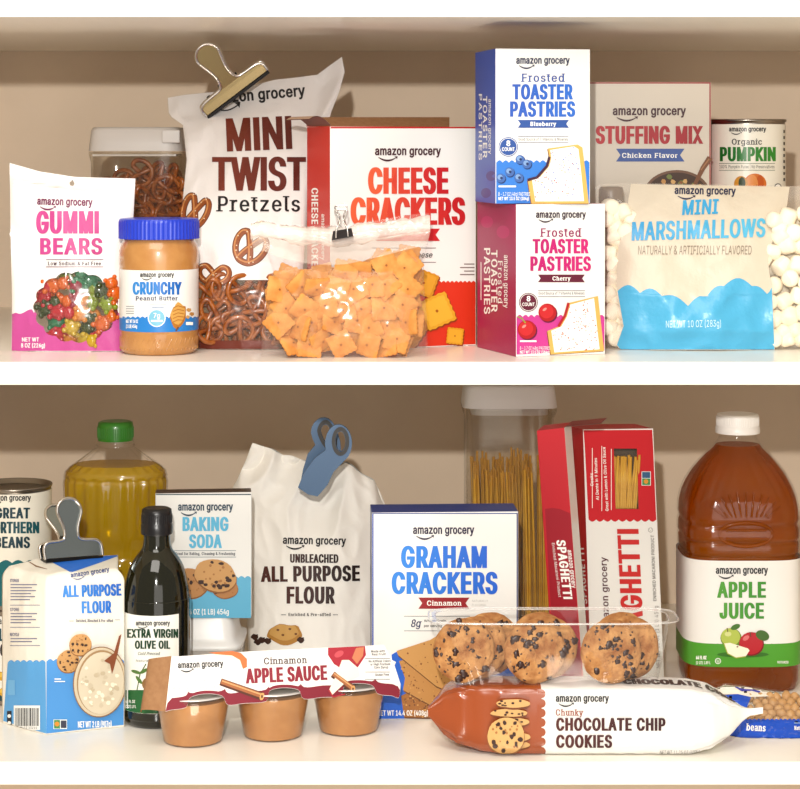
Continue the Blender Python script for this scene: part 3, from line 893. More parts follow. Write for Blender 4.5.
# ---- cheese cracker box
def cheese_box():
    mb = MB(); RED = CARD((222, 40, 20)); Yl, Yr = .105, .172
    f, bk = carton(mb, 330, 476, pysh(Yl, 0), 126.5, Yl, Yr, .062, {'all': RED, 'front': CW, 'top': RED})
    tree = mb.bvh(); A = Art(); A.Y = Yl
    A.poly([(330.8, pysh(Yl, 0) - 1)] + [(330.8, 282)] + wave(330.8, 475.6, 282.5, 34, 1.6) + [(475.6, pysh(Yr, 0) - 1)], (226, 50, 22), 1)
    A.rect(330.6, 126.9, 475.6, 128.4, (200, 30, 25), 1)
    A.logo(375, 441, 155.2, (70, 25, 35), cap=.135)
    A.text('CHEESE', 368, 448.5, 167.5, 193.8, (244, 104, 60), HV, col2=(200, 20, 30)); A.text('CRACKERS', 350.5, 465.3, 197.5, 224.8, (244, 104, 60), HV, col2=(200, 20, 30))
    A.banner(376, 440, 228.6, 241, (208, 30, 36)); A.rect(372, 247.7, 436, 248.4, (90, 60, 60), 2); A.text('Real Cheese', 392, 432.5, 252, 257.5, BK, IT); A.rect(372, 262, 436, 262.6, (90, 60, 60), 2)
    for i, y in enumerate((263.5, 267, 270.5, 274)): A.rect(468 - (i % 2) * 4 - 4, y, 474.5, y + 1.1, (140, 120, 115), 2)
    def crk(x, y, r, rot, col, L=3):
        P = []; n = 9
        for s_ in range(4):
            for k in range(n):
                q = k / n * 2 - 1; w = 1 + (.05 if k % 2 else -.02)
                u, v = [(q, -w), (w, q), (-q, w), (-w, -q)][s_]; P.append((x + r * (u * math.cos(rot) - v * math.sin(rot)), y + r * (u * math.sin(rot) + v * math.cos(rot))))
        A.poly([(a + 1, b + 1.3) for a, b in P], (150, 60, 10), L); A.poly(P, col, L + 1)
        A.poly([(x + (a - x) * .82, y + (b - y) * .82) for a, b in P], (min(255, col[0] + 12), min(255, col[1] + 16), col[2] + 14), L + 2)
        A.disc(x, y, r * .1, (176, 96, 14), L + 3, n=10)
    crk(424, 283, 12, .35, (222, 150, 30)); crk(410, 330, 14, .6, (216, 140, 24)); crk(437, 311, 15, -.42, (236, 172, 40), 7); crk(392, 300, 15, .2, (226, 150, 30)); crk(455, 352 - 16, 8, .1, (232, 160, 30), 7)
    A.disc(467, 347.5, 2.3, WH, 2, n=12); A.disc(467, 347.5, 1.7, (226, 50, 22), 3, n=12); A.text('D', 470.3, 473, 345.8, 349.4, WH, MD)
    A.vtext('CHEESE CRACKERS', 311.5, 188, 90, 6.6, WH, HV, True); A.vtext('amazon grocery', 321.5, 214, 46, 3.6, WH, MD, True)
    A.emit(mb, tree, .0002); 
    o = thing('cracker_box', 'large white and red cheese cracker box with open top flaps', 'box', (f[0].x, Yl, ZM)); mb.build('carton', o)
    # open flaps at the top
    fl = MB(); a, b = f[3], bk[3]; c, d = f[2], bk[2]
    def sheet(mbb, q, m1, m2, t=Vector((0, 0, .0006))):
        mbb.add(q, [[0, 1, 2, 3]], m1, False); mbb.add([p + t for p in q], [[3, 2, 1, 0]], m2, False)
        qq = q + [p + t for p in q]; mbb.add(qq, [[0, 1, 5, 4], [1, 2, 6, 5], [2, 3, 7, 6], [3, 0, 4, 7]], m1, False)
    e = Vector((-.0005, 0, .0004))
    sheet(fl, [bk[3] + e, bk[2] + e, bk[2] + Vector((.0, .022, .011)), bk[3] + Vector((0, .022, .010))], RED, KRAFT)
    fl.build('top_flap', o)
    s2 = MB(); pts = []
    for i in range(9):
        t = i / 8; q = a.lerp(b, .5) if 0 else None
        pts.append((t, math.sin(t * 2.4) * .009))
    vs = []
    for t, hh in pts:
        vs += [a + Vector((-.022 * t + .001, .004 * t, hh + .001)), b + Vector((-.022 * t + .001, -.004 * t, hh + .001))]
    s2.add(vs, [[2 * i, 2 * i + 1, 2 * i + 3, 2 * i + 2] for i in range(8)], M('flap_brown', (120, 60, 40), .5), True)
    s2.add([v + Vector((0, 0, .0006)) for v in vs], [[2 * i + 2, 2 * i + 3, 2 * i + 1, 2 * i] for i in range(8)], M('flap_tan', (206, 168, 140), .5), True)
    tag(s2.build('side_flap', o), 'curled tan side flap')
cheese_box()

# ---- zip bag of square crackers
def zip_bag():
    Y0 = .058; o = thing('zip_bag', 'clear zip bag full of square orange crackers with rolled top', 'bag', (W(345, 0, Y0).x, Y0, ZM))
    B_ = pysh(Y0, 0)
    L = [(261, B_), (262, 335), (268, 300), (273, 270), (266, 250), (254, 236), (250, 230)]
    T = [(250, 230), (258, 219), (281, 224), (310, 226), (345, 225), (380, 220), (405, 215), (429, 213)]
    Rr = [(428, B_), (427, 320), (424, 285), (424, 262), (428, 242), (431, 230), (429, 213)]
    B = [(261, B_), (428, B_)]
    def half(u, v):
        s_ = max(0, math.sin(math.pi * u)) ** .35
        t = .031 * (1 - max(0, (v - .55) / .35) ** 1.6) if v < .9 else 0
        return max(.0028, t) * (.25 + .75 * s_) * min(1, .7 + v * 2) + .0006
    def wr(u, v, s): return .0028 * crumple(u, v, 3.5, 9) * (1 + (v > .75) * .8)
    F1 = film('cracker_film', .05, .6, hz=(250, 236, 222), rough=.12, bump=.25, bs=30)
    mb = MB(); bag(mb, L, Rr, T, B, lambda u, v: Y0 + .004 + .01 * v, half, F1, 80, 70, wr, ZM); mb.build('clear_film', o)
    # rolled, doubled film along the top
    F2 = film('rolled_film', .42, 1.0, hz=(250, 238, 226), rough=.15, bump=.8, bs=40)
    rm = MB(); pts = []; 
    top = [(251, 231), (262, 228), (281, 233), (312, 236), (345, 236), (380, 231), (405, 227), (430, 224)]; n = 60; rings = []
    ds = arc_param(top)
    for i in range(n + 1):
        t = i / n; x, y = pl_at(top, ds, t); c = W(x, y, Y0 + .010); rr = .0092 * (.8 + .2 * math.sin(t * 3.1)) ; ring_ = []
        for k in range(14):
            a = 2 * math.pi * k / 14; w = 1 + .45 * noise.noise(Vector((t * 9, math.cos(a), math.sin(a)))) + .3 * noise.noise(Vector((t * 34, math.cos(a) * 2, math.sin(a) * 2)))
            ring_.append(c + Vector((0, math.cos(a) * .0068 * w, math.sin(a) * rr * w)))
        rings.append(ring_)
    loft(rm, rings, F2, True, True)
    # film gathered just under the roll
    vs = []; fs = []; nu, nv = 60, 8
    for j in range(nv + 1):
        for i in range(nu + 1):
            u, v = i / nu, j / nv; x, y = pl_at(top, ds, u); xx = 345 + (x - 345) * (1 - .03 * v); yy = y + 7 + v * (14 + 10 * math.sin(math.pi * u) * (1 - .5 * u))
            p = W(xx, yy, Y0 - .004 - v * .020 * math.sin(math.pi * u) ** .4 - .0016 * crumple(u, v, 5, 2)); vs.append(p)
    for j in range(nv):
        for i in range(nu): a = j * (nu + 1) + i; fs.append([a + nu + 1, a + nu + 2, a + 1, a])
    rm.add(vs, fs, film('gathered_film', .26, 1.2, hz=(250, 232, 214), rough=.14, bump=.8, bs=50), True)
    tag(rm.build('rolled_top', o), 'whitish rolled film along the top')
    CR = M('cracker_crust', (236, 168, 84), .75, var=(216, 134, 52), vs=70, bump=.5, bs=160)
    DOT = M('cracker_dimple', (150, 84, 24), .8)
    g = MB(); r = .0118; n = 10; P = []
    for s_ in range(4):
        for k in range(n):
            q = k / n * 2 - 1; w = 1 + (.045 if k % 2 else -.02); u, v = [(q, -w), (w, q), (-q, w), (-w, -q)][s_]; P.append((r * u, r * v))
    N = len(P); t = .0016
    def surf(sg):
        V = []; Fc = []; m = 6
        for q in range(m + 1):
            kq = q / m
            for (x, z) in P: V.append(Vector((x * kq, sg * (t + .0011 * (1 - kq ** 2)) if q < m else sg * t * .5, z * kq)))
        for q in range(m):
            for i in range(N):
                j = (i + 1) % N; a = [q * N + i, q * N + j, (q + 1) * N + j, (q + 1) * N + i]; Fc.append(a if sg < 0 else a[::-1])
        return V, Fc
    V, Fc = surf(-1); g.add(V, Fc, CR, True); V2, Fc2 = surf(1); g.add(V2, Fc2, CR, True)
    g.add([Vector((x, -t * .5, z)) for x, z in P] + [Vector((x, t * .5, z)) for x, z in P], [[i, (i + 1) % N, N + (i + 1) % N, N + i] for i in range(N)], CR, False)
    g.add([Vector((.0011 * math.cos(i * .785), -t - .00135, .0011 * math.sin(i * .785))) for i in range(8)], [[0, 1, 2, 3, 4, 5, 6, 7][::-1]], DOT, False)
    ck = g.build('cheese_cracker'); R = random.Random(5); k0 = True
    for lay in range(4):
        ny, nx = 6, 9
        for j in range(ny):
            for i in range(nx):
                x = 271 + i * 18.5 + (j % 2) * 8 + R.uniform(-5, 5) + (lay % 2) * 4; y = 343 - j * 18.5 + R.uniform(-4, 4) - lay * 3
                top_ = 268 - 16 * math.exp(-((x - 400) / 28) ** 2)
                if y < top_ or x > 415 or x < 275: continue
                Yp = Y0 - .014 + lay * .0105 + R.uniform(-.002, .002)
                if lay == 3 and j < 2: continue
                c = ck if k0 else ck.copy()
                if not k0: COL.objects.link(c)
                k0 = False; big = .9 if lay else 1.0
                p = W(x, y, Yp); p.z = max(p.z, ZM + .0125)
                tl = .35 if R.random() < .75 else .8
                c.location = p; c.rotation_euler = (R.uniform(-tl, tl), R.uniform(-.8, .8), R.uniform(-tl, tl)); c.scale = (big, 1, big)
                tag(c, 'square orange cheese cracker with a small dimple inside the clear zip bag', 'cracker', 'crackers in the zip bag')
    # binder clip
    q = thing('binder_clip', 'small black binder clip with raised wire handles on the rolled zip bag', 'clip', W(342, 241, Y0 - .002))
    BKM = M('black_enamel', (26, 24, 26), .3, spec=.6)
    mb = MB(); a = [W(331.5, 240.5, Y0 - .010), W(353.5, 236.5, Y0 - .010), W(351.5, 228, Y0 - .001), W(333, 231, Y0 - .001)]; b = [W(331.5, 240.5, Y0 + .020), W(353.5, 236.5, Y0 + .020), W(351.5, 228, Y0 + .012), W(333, 231, Y0 + .012)]
    hexa(mb, a, b, {'all': BKM}, .0006); 
    mb.build('clip_body', q)
    for s_, yy in ((0, -.0115), (1, .016)):
        h = MB(); pts = [(336, 238, 0), (336.5, 229, 0), (340, 222 - s_ * 5, 1), (335.5, 215 - s_ * 5, 1), (336, 210 - s_ * 4, 1), (345, 209 - s_ * 4, 1), (346.5, 213.5 - s_ * 5, 1), (343.5, 221.5 - s_ * 5, 1), (347, 228, 0), (348, 236.5, 0)]
        tube(h, crom([W(x, y, Y0 + yy * (1 - .3 * t)) for x, y, t in pts], 4), .0008, CHROME, 8); h.build('wire_handle', q)
zip_bag()

# ---- toaster pastry boxes
def pastry_art(A, box, c1, c2, name, tcol, tcol2, wv, logoc, dots, fr):
    X, Y_ = box
def toaster_box(which):
    if which == 'cherry':
        side = (176, 30, 88); Yl, Yr, dep, z0 = .048, .078, .107, ZM; xl, xr, yb, yt = 516, 605, pysh(.048, 0), 204.3
        ox, oy, sx, sy = 516, 204.3, 1, 1; t1, t2 = (190, 26, 110), (214, 36, 120); bn = (104, 28, 52); wv = (214, 62, 150)
    else:
        side = (54, 92, 196); Yl, Yr, dep, z0 = .050, .068, .088, ZTOP + .0004; xl, xr, yb, yt = 495.5, 590, 205, 48.5
        t1, t2 = (46, 92, 190), (40, 110, 210); bn = (44, 84, 160); wv = (52, 128, 220)
    mb = MB(); f, bk = carton(mb, xl, xr, yb, yt, Yl, Yr, dep, {'all': CARD(side), 'front': CW, 'top': CARD(side)}, z0=z0)
    tree = mb.bvh(); A = Art(); A.Y = Yl
    if which == 'cherry':
        A.logo(536, 586, 217.8, (50, 25, 45)); A.text('Frosted', 541, 580.5, 228.3, 236.8, (150, 26, 90), SF)
        A.text('TOASTER', 532.6, 588.7, 239, 253.4, t1, HV, col2=t2); A.text('PASTRIES', 530.3, 591, 256.4, 270.9, t1, HV, col2=t2)
        A.banner(538, 584.8, 274.6, 282.2, bn); A.text('Cherry', 552.5, 570.5, 276.4, 280.5, WH, SFB)
        for y in (290.4, 296.4): A.rect(538, y, 585, y + .5, (110, 90, 100), 2)
        A.text('Good Source of 7 Vitamins & Minerals', 538.5, 584.5, 291.9, 294.5, (60, 40, 55), SM)
        A.poly([(516.6, 354.6), (516.6, 317)] + wave(516.8, 604.4, 317, 15, 2.2) + [(604.4, 350.5)], wv, 1)
        A.disc(528.4, 302.3, 9.4, bn, 3, n=28); A.disc(528.4, 302.3, 8.6, WH, 4, n=28); A.disc(528.4, 302.3, 8.1, bn, 5, n=28); A.text('8', 526.7, 530.4, 296, 301.3, WH, HV, layer=6); A.text('COUNT', 522.3, 534.6, 302.6, 306, WH, MD, layer=6)
        def cherry(x, y, r):
            A.disc(x + 1, y + 1.2, r * 1.02, (110, 20, 60), 3); A.disc(x, y, r, (186, 22, 30), 4); A.disc(x - r * .1, y - r * .12, r * .78, (214, 40, 44), 5); A.disc(x - r * .3, y - r * .35, r * .26, (246, 150, 140), 6, r * .14, rot=-.6)
        cherry(547.4, 312.5, 9); cherry(526.9, 329.6, 9.3); A.stroke([(525.5, 323), (522, 318.5), (517.5, 316.5)], 1.2, (150, 170, 60), 6)
        P = [(568.5, 303), (598, 296), (602.4, 336), (604.2, 351), (550.8, 354.4), (547.4, 331), (558.5, 326.5), (565, 315.5)]
        A.text('8 - 1.7 OZ (48g) PASTRIES', 520, 550, 346.4, 349.6, WH, SM); A.text('NET WT 13.5 OZ (384g)', 520, 549.5, 350.6, 353.6, WH, MD); A.rect(520, 340.4, 536.5, 342, WH, 3)
        fc, jam = [(200, 40, 40), (176, 60, 40), (220, 90, 80)], (186, 30, 34)
        A.vtext('amazon grocery', 504, 255, 53, 4.6, WH, MD); A.vtext('Frosted', 498, 261, 42, 4.6, WH, SF); A.vtext('TOASTER', 491.2, 250, 62, 6.2, WH, HV); A.vtext('PASTRIES', 484, 248, 66, 6.2, WH, HV); A.rect(480.6, 262, 481.4, 300, WH, 3)
        A.disc(487, 222, 6, (200, 50, 110), 1); A.disc(503, 232, 6.5, (200, 50, 110), 1)
        lab = 'cherry toaster pastry box with magenta side, standing on the shelf under the blueberry box'
    else:
        A.logo(516.2, 569.8, 63.8, NAVY); A.text('Frosted', 522, 564, 73.6, 81.8, (50, 80, 160), SF)
        A.text('TOASTER', 512.3, 573, 84.2, 99.4, t1, HV, col2=t2); A.text('PASTRIES', 510, 575.3, 101.4, 116.7, t1, HV, col2=t2)
        A.banner(517.8, 569, 119.9, 127.8, bn); A.text('Blueberry', 530.5, 556, 121.8, 126, WH, SFB)
        for y in (136.2, 142.3): A.rect(518, y, 568.5, y + .5, (90, 90, 120), 2)
        A.text('Good Source of 7 Vitamins & Minerals', 518.5, 568, 137.8, 140.6, (50, 50, 70), SM)
        A.poly([(496.2, 203.6), (496.2, 162)] + wave(496.4, 589.4, 162.5, 15, 2.3) + [(589.4, 203)], wv, 1)
        A.disc(508.3, 146.9, 9.7, bn, 3, n=28); A.disc(508.3, 146.9, 8.9, WH, 4, n=28); A.disc(508.3, 146.9, 8.4, bn, 5, n=28); A.text('8', 506.4, 510.3, 140.5, 146, WH, HV, layer=6); A.text('COUNT', 502, 514.7, 147.3, 151, WH, MD, layer=6)
        for x, y in ((520, 159.5), (526.8, 164), (509.6, 172), (518.8, 177.8), (500.8, 178.2)):
            A.disc(x + .7, y + .8, 4.7, (24, 52, 110), 3); A.disc(x, y, 4.5, (66, 106, 176), 4); A.disc(x - .8, y - 1, 2.6, (130, 166, 216), 5); A.disc(x + .6, y - .2, 1.4, (30, 50, 100), 6, n=8)
        P = [(548, 148.5), (577.5, 144.5), (582.5, 147.5), (585.5, 172), (588.8, 203.5), (531.5, 203.8), (527.8, 180), (537, 177.5), (547, 166), (549.4, 157)]
        A.text('8 - 1.7 OZ (48g) PASTRIES', 498.4, 530, 192.2, 195.8, WH, SM); A.text('NET WT 13.5 OZ (384g)', 498.4, 529, 196.9, 200.2, WH, MD); A.rect(498.6, 185.6, 516, 187.2, WH, 3)
        fc, jam = [(220, 120, 60), (90, 120, 200), (200, 70, 90)], (60, 20, 50)
        A.vtext('amazon grocery', 488.5, 99, 55, 3.2, WH, MD); A.vtext('TOASTER', 482.9, 96, 62, 4.2, WH, HV); A.vtext('PASTRIES', 478.8, 94, 66, 3.2, WH, HV)
        A.disc(491, 176, 5, (70, 60, 150), 1); A.disc(486, 193, 5, (70, 60, 150), 1)
        lab = 'blueberry toaster pastry box with blue side, stacked on top of the cherry box'
    cx = sum(p[0] for p in P) / len(P); cy = sum(p[1] for p in P) / len(P)
    A.poly([(x - .8, y + .6) for x, y in P], (130, 80, 30), 2); A.poly(P, (234, 186, 96), 3)
    n = len(P); Q = [(cx + (x - cx) * .9, cy + (y - cy) * .93) for x, y in P]; Q = [(x + (1.2 if x < cx else -1.6), y) for x, y in Q]
    A.poly(Q, (248, 242, 232), 5)
    bite = P[6:] + ([] if which == 'blueberry' else [P[0]])
    A.stroke(bite, 2.6, jam, 6)
    R = random.Random(2)
    for i in range(130):
        x, y = R.uniform(cx - 24, cx + 25), R.uniform(cy - 26, cy + 28)
        ins = False; j = len(Q) - 1
        for k in range(len(Q)):
            if (Q[k][1] > y) != (Q[j][1] > y) and x < (Q[j][0] - Q[k][0]) * (y - Q[k][1]) / (Q[j][1] - Q[k][1]) + Q[k][0]: ins = not ins
            j = k
        if ins: A.disc(x, y, R.uniform(.45, .8), R.choice(fc), 7, n=5)
    A.emit(mb, tree, .00018)
    o = mb.build('toaster_pastry_box', origin=(f[0].x, Yl, f[0].z)); tag(o, lab, 'box')
    return f[3].z
ZTOP = toaster_box('cherry'); toaster_box('blueberry')

# ---- stuffing mix box
mb = MB(); SB = CARD((228, 216, 198)); f, bk = carton(mb, 589, 711, pysh(.25, 0), 82, .25, .255, .045, {'all': CARD((190, 30, 40)), 'front': SB})
tree = mb.bvh(); A = Art(); A.Y = .25
A.rect(589.6, 82.4, 710.6, 83.6, (170, 26, 36), 1); A.rect(709.4, 83, 710.6, 250, (170, 26, 36), 1)
A.logo(612.8, 686, 115.2, (70, 25, 35), cap=.125); A.text('STUFFING MIX', 595.6, 703.2, 126, 143.8, (196, 36, 44), HV, col2=(168, 22, 34))
A.banner(616, 684.5, 148.7, 161.5, (62, 92, 164)); A.text('Chicken Flavor', 622, 677.5, 153, 157.8, WH, SFB)
A.disc(677, 194, 33, (120, 84, 60), 2, 24, n=40); A.disc(677, 195, 30.5, (70, 44, 26), 3, 22.5, n=40)
R = random.Random(8)
for i in range(46):
    a = R.uniform(0, 6.28); q = math.sqrt(R.random()) * .92
    A.disc(677 + 28 * q * math.cos(a), 194 + 20 * q * math.sin(a), R.uniform(1.8, 3.2), R.choice([(206, 150, 84), (180, 116, 60), (226, 178, 110), (150, 92, 46), (120, 130, 60)]), 4 + i % 2, n=6, wob=.5, seed=i)
A.stroke([(710, 158), (703, 168), (695, 184)], [6, 5, 3.5], (128, 78, 44), 7); A.stroke([(709, 159), (701, 170)], 1.2, (176, 122, 78), 8)
A.emit(mb, tree, .0002); tag(mb.build('stuffing_mix_box', origin=(f[0].x, .25, ZM)), 'cream stuffing mix box with red lettering and blue banner', 'box')

# ---- pumpkin can
def can(cx_px, r_px, ytop, zb, Yf, label, art, name, lo=False, wallc=(236, 230, 214), foot=None):
    r = r_px * kk(Yf + .04); Y = Yf + r; cx = W(cx_px, 0, Y - r * .2).x; zt = W(0, ytop, Y).z
    STEEL = M('tin_steel', (170, 160, 148), .28, metal=1)
    o = thing(name, label, 'can', (cx, Y, zb)); mb = MB()
    lathe(mb, cx, Y, [(r * .93, zb), (r * 1.005, zb + .0008), (r * 1.005, zb + .0028), (r * .96, zb + .0035), (r * .98, zb + .006), (r * .98, zt - .006), (r * .96, zt - .0035), (r * 1.005, zt - .0026), (r * 1.01, zt - .0012), (r * 1.0, zt), (r * .965, zt - .0004), (r * .955, zt - .005), (r * .7, zt - .0052), (r * .68, zt - .0044), (r * .4, zt - .0044)], STEEL, 72)
    mb.build('tin_body', o); lb = MB()
    lathe(lb, cx, Y, [(r * .986, zb + .005 if foot is None else W(0, foot[0], Y).z), (r * .986, zt - .0055)], CARD(wallc, .35), 96, caps=(False, False))
    if foot: lathe(lb, cx, Y, [(r * .986, zb + .005), (r * .986, W(0, foot[0], Y).z)], ink(foot[1], .35), 96, caps=(False, False))
    tree = lb.bvh(); A = Art(); A.Y = Y - r
    art(A); A.emit(lb, tree, .0002, step=3, rough=.35); lb.build('paper_label', o); return zt
def pk(A):
    A.logo(729, 766.2, 131.4, BK, cap=.13); A.text('Organic', 731.8, 762, 138.8, 144.6, BK, SF)
    A.text('PUMPKIN', 719.8, 775.8, 147, 161.2, (24, 110, 40), HV, col2=(60, 150, 50))
    for y in (163.2, 170): A.rect(719, y, 775, y + .5, (90, 110, 80), 2)
    A.text('100% Pumpkin Puree | No Preservatives', 719.5, 774.5, 165, 168.3, (50, 50, 40), SM)
    A.disc(755, 184, 11.5, (226, 120, 40), 3, 10.5); A.disc(752, 184, 6, (240, 150, 70), 4, 9.5); A.disc(760, 184, 4, (206, 92, 24), 4, 9)
    A.disc(741, 184, 7, (222, 150, 40), 5, 8); A.disc(742, 183, 3.5, (40, 60, 20), 6, 6); A.disc(778, 187, 3.6, BK, 3); A.disc(778, 187, 2.8, WH, 4)
    for k in range(9): A.rect(783.4, 130 + k * 6, 785, 133 + k * 6, (40, 40, 30), 3)
can(748, 39, 119.5, ZM + .0003, .255, 'organic pumpkin can with cream label and green lettering', pk, 'pumpkin_can')

# ---- marshmallow bag
def marsh():
    Y0 = .115; o = thing('marshmallow_bag', 'clear bag of mini marshmallows with white and sky blue printed panel', 'snack bag', (W(700, 0, Y0).x, Y0, ZM))
    B_ = pysh(Y0, 0)
    L = [(607, B_), (601, 310), (599, 250), (597, 205), (595, 188)]; T = [(595, 188), (602, 184), (640, 183), (715, 184.5), (790, 186), (812, 186)]
    Rr = [(812, B_), (816, 300), (815, 240), (812, 186)]; B = [(607, B_), (812, B_)]
    def half(u, v):
        return .036 * max(0, math.sin(math.pi * u)) ** .38 * (1 - max(0, (v - .35) / .65) ** 2.0) * min(1, .6 + 3 * v) + .0008
    def wr(u, v, s):
        k = 1.6 if v < .35 else .8
        return .0058 * k * crumple(u, v, 2.3, 17, 1.4)
    mb = MB(); bag(mb, L, Rr, T, B, lambda u, v: Y0 + .022 + .035 * v, half, film('marsh_film', .10, 1.2, hz=(250, 236, 216), bump=.25, bs=25), 90, 70, wr, ZM); tree = mb.bvh(); mb.build('clear_film', o)
    A = Art(); A.Y = Y0
    left = [(620, B_ - .6), (616.5, 345), (623, 326), (617, 290), (617, 254), (621, 238), (626, 214), (631, 184)]
    right = [(789.5, 186.8), (787, 206), (776, 232), (770, 248), (768, 262), (772, 290), (774, 330), (775, B_ - .6)]
    A.poly(left + right, M('marsh_white_film', (236, 222, 198), .35, spec=.4, bump=1.0, bs=42, trans=(.06, (255, 250, 240))), 1)
    cl = []
    for x0, x1, y0, y1, bmp in ((617.5, 640, 291, 293, 7), (640, 662, 293, 296, 6), (662, 688, 296, 306, 5), (688, 707, 306, 296, 4), (707, 724, 296, 286, 4), (724, 752, 286, 286, 8), (752, 767, 286, 294, 3), (767, 772, 294, 287, -1)):
        for k in range(7):
            q = k / 7; cl.append((x0 + (x1 - x0) * q, y0 + (y1 - y0) * q - bmp * math.sin(math.pi * q)))
    A.poly([(620.6, B_ - 1), (617, 345), (623.6, 326), (617.6, 291)] + cl + [(771.8, 288), (773.6, 330), (774.5, B_ - 1)], (86, 184, 226), 2)
    A.logo(674.5, 735.8, 193.9, NAVY, rot=-.8, cap=.13, layer=3)
    it = ((.05, .02), False, .16, 1.1)
    A.text('MINI', 682, 719.5, 200.2, 215, (60, 170, 222), it, 2); A.text('MARSHMALLOWS', 631.5, 766, 222, 240.6, (60, 164, 218), ((.05, .02), False, .1, 1.1), 1.6, col2=(96, 196, 232))
    A.text('NATURALLY & ARTIFICIALLY FLAVORED', 638, 751.6, 245.6, 254.4, (150, 134, 116), (None, False, .1, 1.02), 0)
    A.text('NET WT 10 OZ (283g)', 666, 721, 320.8, 327.6, (206, 232, 240), (None, False, 0, 1.02), 1)
    p = MB(); A.emit(p, tree, .0003, step=3, rough=.3, bump=1.0); p.build('printed_film', o)
    MM = M('marshmallow', (250, 238, 214), .8, spec=.15, bump=.15, bs=60)
    g = MB(); r = .0086; hh = .0085
    g_prof = [(r * .25, -hh * 1.0), (r * .7, -hh * .98), (r * .95, -hh * .8), (r * 1.02, -hh * .4), (r, 0), (r * 1.02, hh * .4), (r * .95, hh * .8), (r * .7, hh * .98), (r * .25, hh)]
    lathe(g, 0, 0, g_prof, MM, 16); mk = g.build('mini_marshmallow'); R = random.Random(21); k0 = True
    cells = [(612, y) for y in range(206, 350, 15)] + [(622, y) for y in range(212, 350, 17)]
    for j in range(9):
        for i in range(4): cells.append((774 + i * 15 + (j % 2) * 7, 214 + j * 16.5 + (0 if i else 4)))
    cells += [(780, 232), (765, 262), (770, 340), (768, 300)]
    for x, y in cells:
        xx, yy = x + R.uniform(-3, 3), y + R.uniform(-3, 3)
        d = .014 if x > 640 else .002
        for lay in range(2):
            p = W(xx + lay * 6, yy + lay * 7, Y0 + .022 + .02 * (345 - yy) / 160 - d * (.8 if lay == 0 else -.6)); p.z = max(p.z, ZM + .0105)
            if yy + lay * 7 > 350: continue
            c = mk if k0 else mk.copy()
            if not k0: COL.objects.link(c)
            k0 = False; c.location = p; c.rotation_euler = (R.uniform(0, 3), R.uniform(0, 3), R.uniform(0, 3)); s_ = R.uniform(.85, 1.05); c.scale = (s_, s_, s_)
            tag(c, 'small cream marshmallow seen through the clear %s strip of the bag' % ('left' if x < 640 else 'right'), 'marshmallow', 'marshmallows in the bag, %s side' % ('left' if x < 640 else 'right'))
marsh()
# dark round knob seen over the left shoulder of the marshmallow bag
KM = M('smoky_plastic', (116, 92, 78), .35, spec=.5)
kY = .225; kc = W(610, 200, kY); kr = 13 * kk(kY)
ko = thing('round_food_jar', 'smoky round lid edge peeking between the cherry box and marshmallow bag', 'jar', (kc.x, kY - .01, ZM))
mb = MB(); zt = W(0, 187, kY - .02).z
lathe(mb, kc.x, kY - .012, [(kr * .8, ZM + .0003), (kr * .85, ZM + .004), (kr * .85, zt - .028), (kr * .7, zt - .024), (kr * .7, zt - .02)], PLASTIC, 40); mb.build('clear_body', ko)
mb = MB(); lathe(mb, kc.x, kY - .012, [(kr * .9, zt - .022), (kr * .95, zt - .020), (kr * .95, zt - .004), (kr * .85, zt), (kr * .6, zt + .0005)], KM, 40); mb.build('round_lid', ko)
# ================================================================== LOWER SHELF
# ---- two stacked cans at the left edge
def lowcan(A):
    A.text('amazon grocery', -9, 33, 618, 624, BK, MD)
    A.text('LE', -1, 8, 628.5, 641, (30, 80, 90), HV); A.text('O', 0, 7.5, 643.5, 656.6, BK, HV)
    A.poly([(-24, 716), (-24, 690)] + wave(-24, 50, 690, 12, 1.8) + [(50, 716)], (22, 74, 82), 2)
    for x, y, r in ((2, 676, 5.5), (3, 692, 5), (-6, 684, 5), (8, 699, 4)): A.disc(x, y, r, (226, 170, 40), 3, r * .8, wob=.25, seed=int(y)); A.disc(x - 1, y - 1, r * .5, (248, 206, 80), 4, r * .4)
cY = .20
zc1 = can(12.3, 38, 603, ZL + .0003, cY, 'lower canned goods tin with dark teal foot, beneath the white beans can', lowcan, 'vegetable_can', wallc=(232, 230, 220), foot=(691, (22, 74, 82)))
def beans(A):
    A.logo(-14.5, 31, 500.8, BK, cap=.135)
    T = (26, 62, 74)
    A.text('GREAT', -5, 30, 507.7, 518.5, T, HV); A.text('NORTHERN', -14, 39.3, 521.8, 533.3, T, HV, col2=(24, 96, 104)); A.text('BEANS', -5, 30, 536.8, 548, T, HV)
    A.poly([(-25.5, 599.6), (-25.5, 562)] + wave(-25, 49, 563, 6, 3) + [(49.5, 599.6)], (26, 110, 116), 1)
can(12.3, 38, 483.5, zc1 + .0003, cY, 'great northern beans can with teal lettering, stacked on the other tin', beans, 'beans_can', foot=(564, (26, 110, 116)))

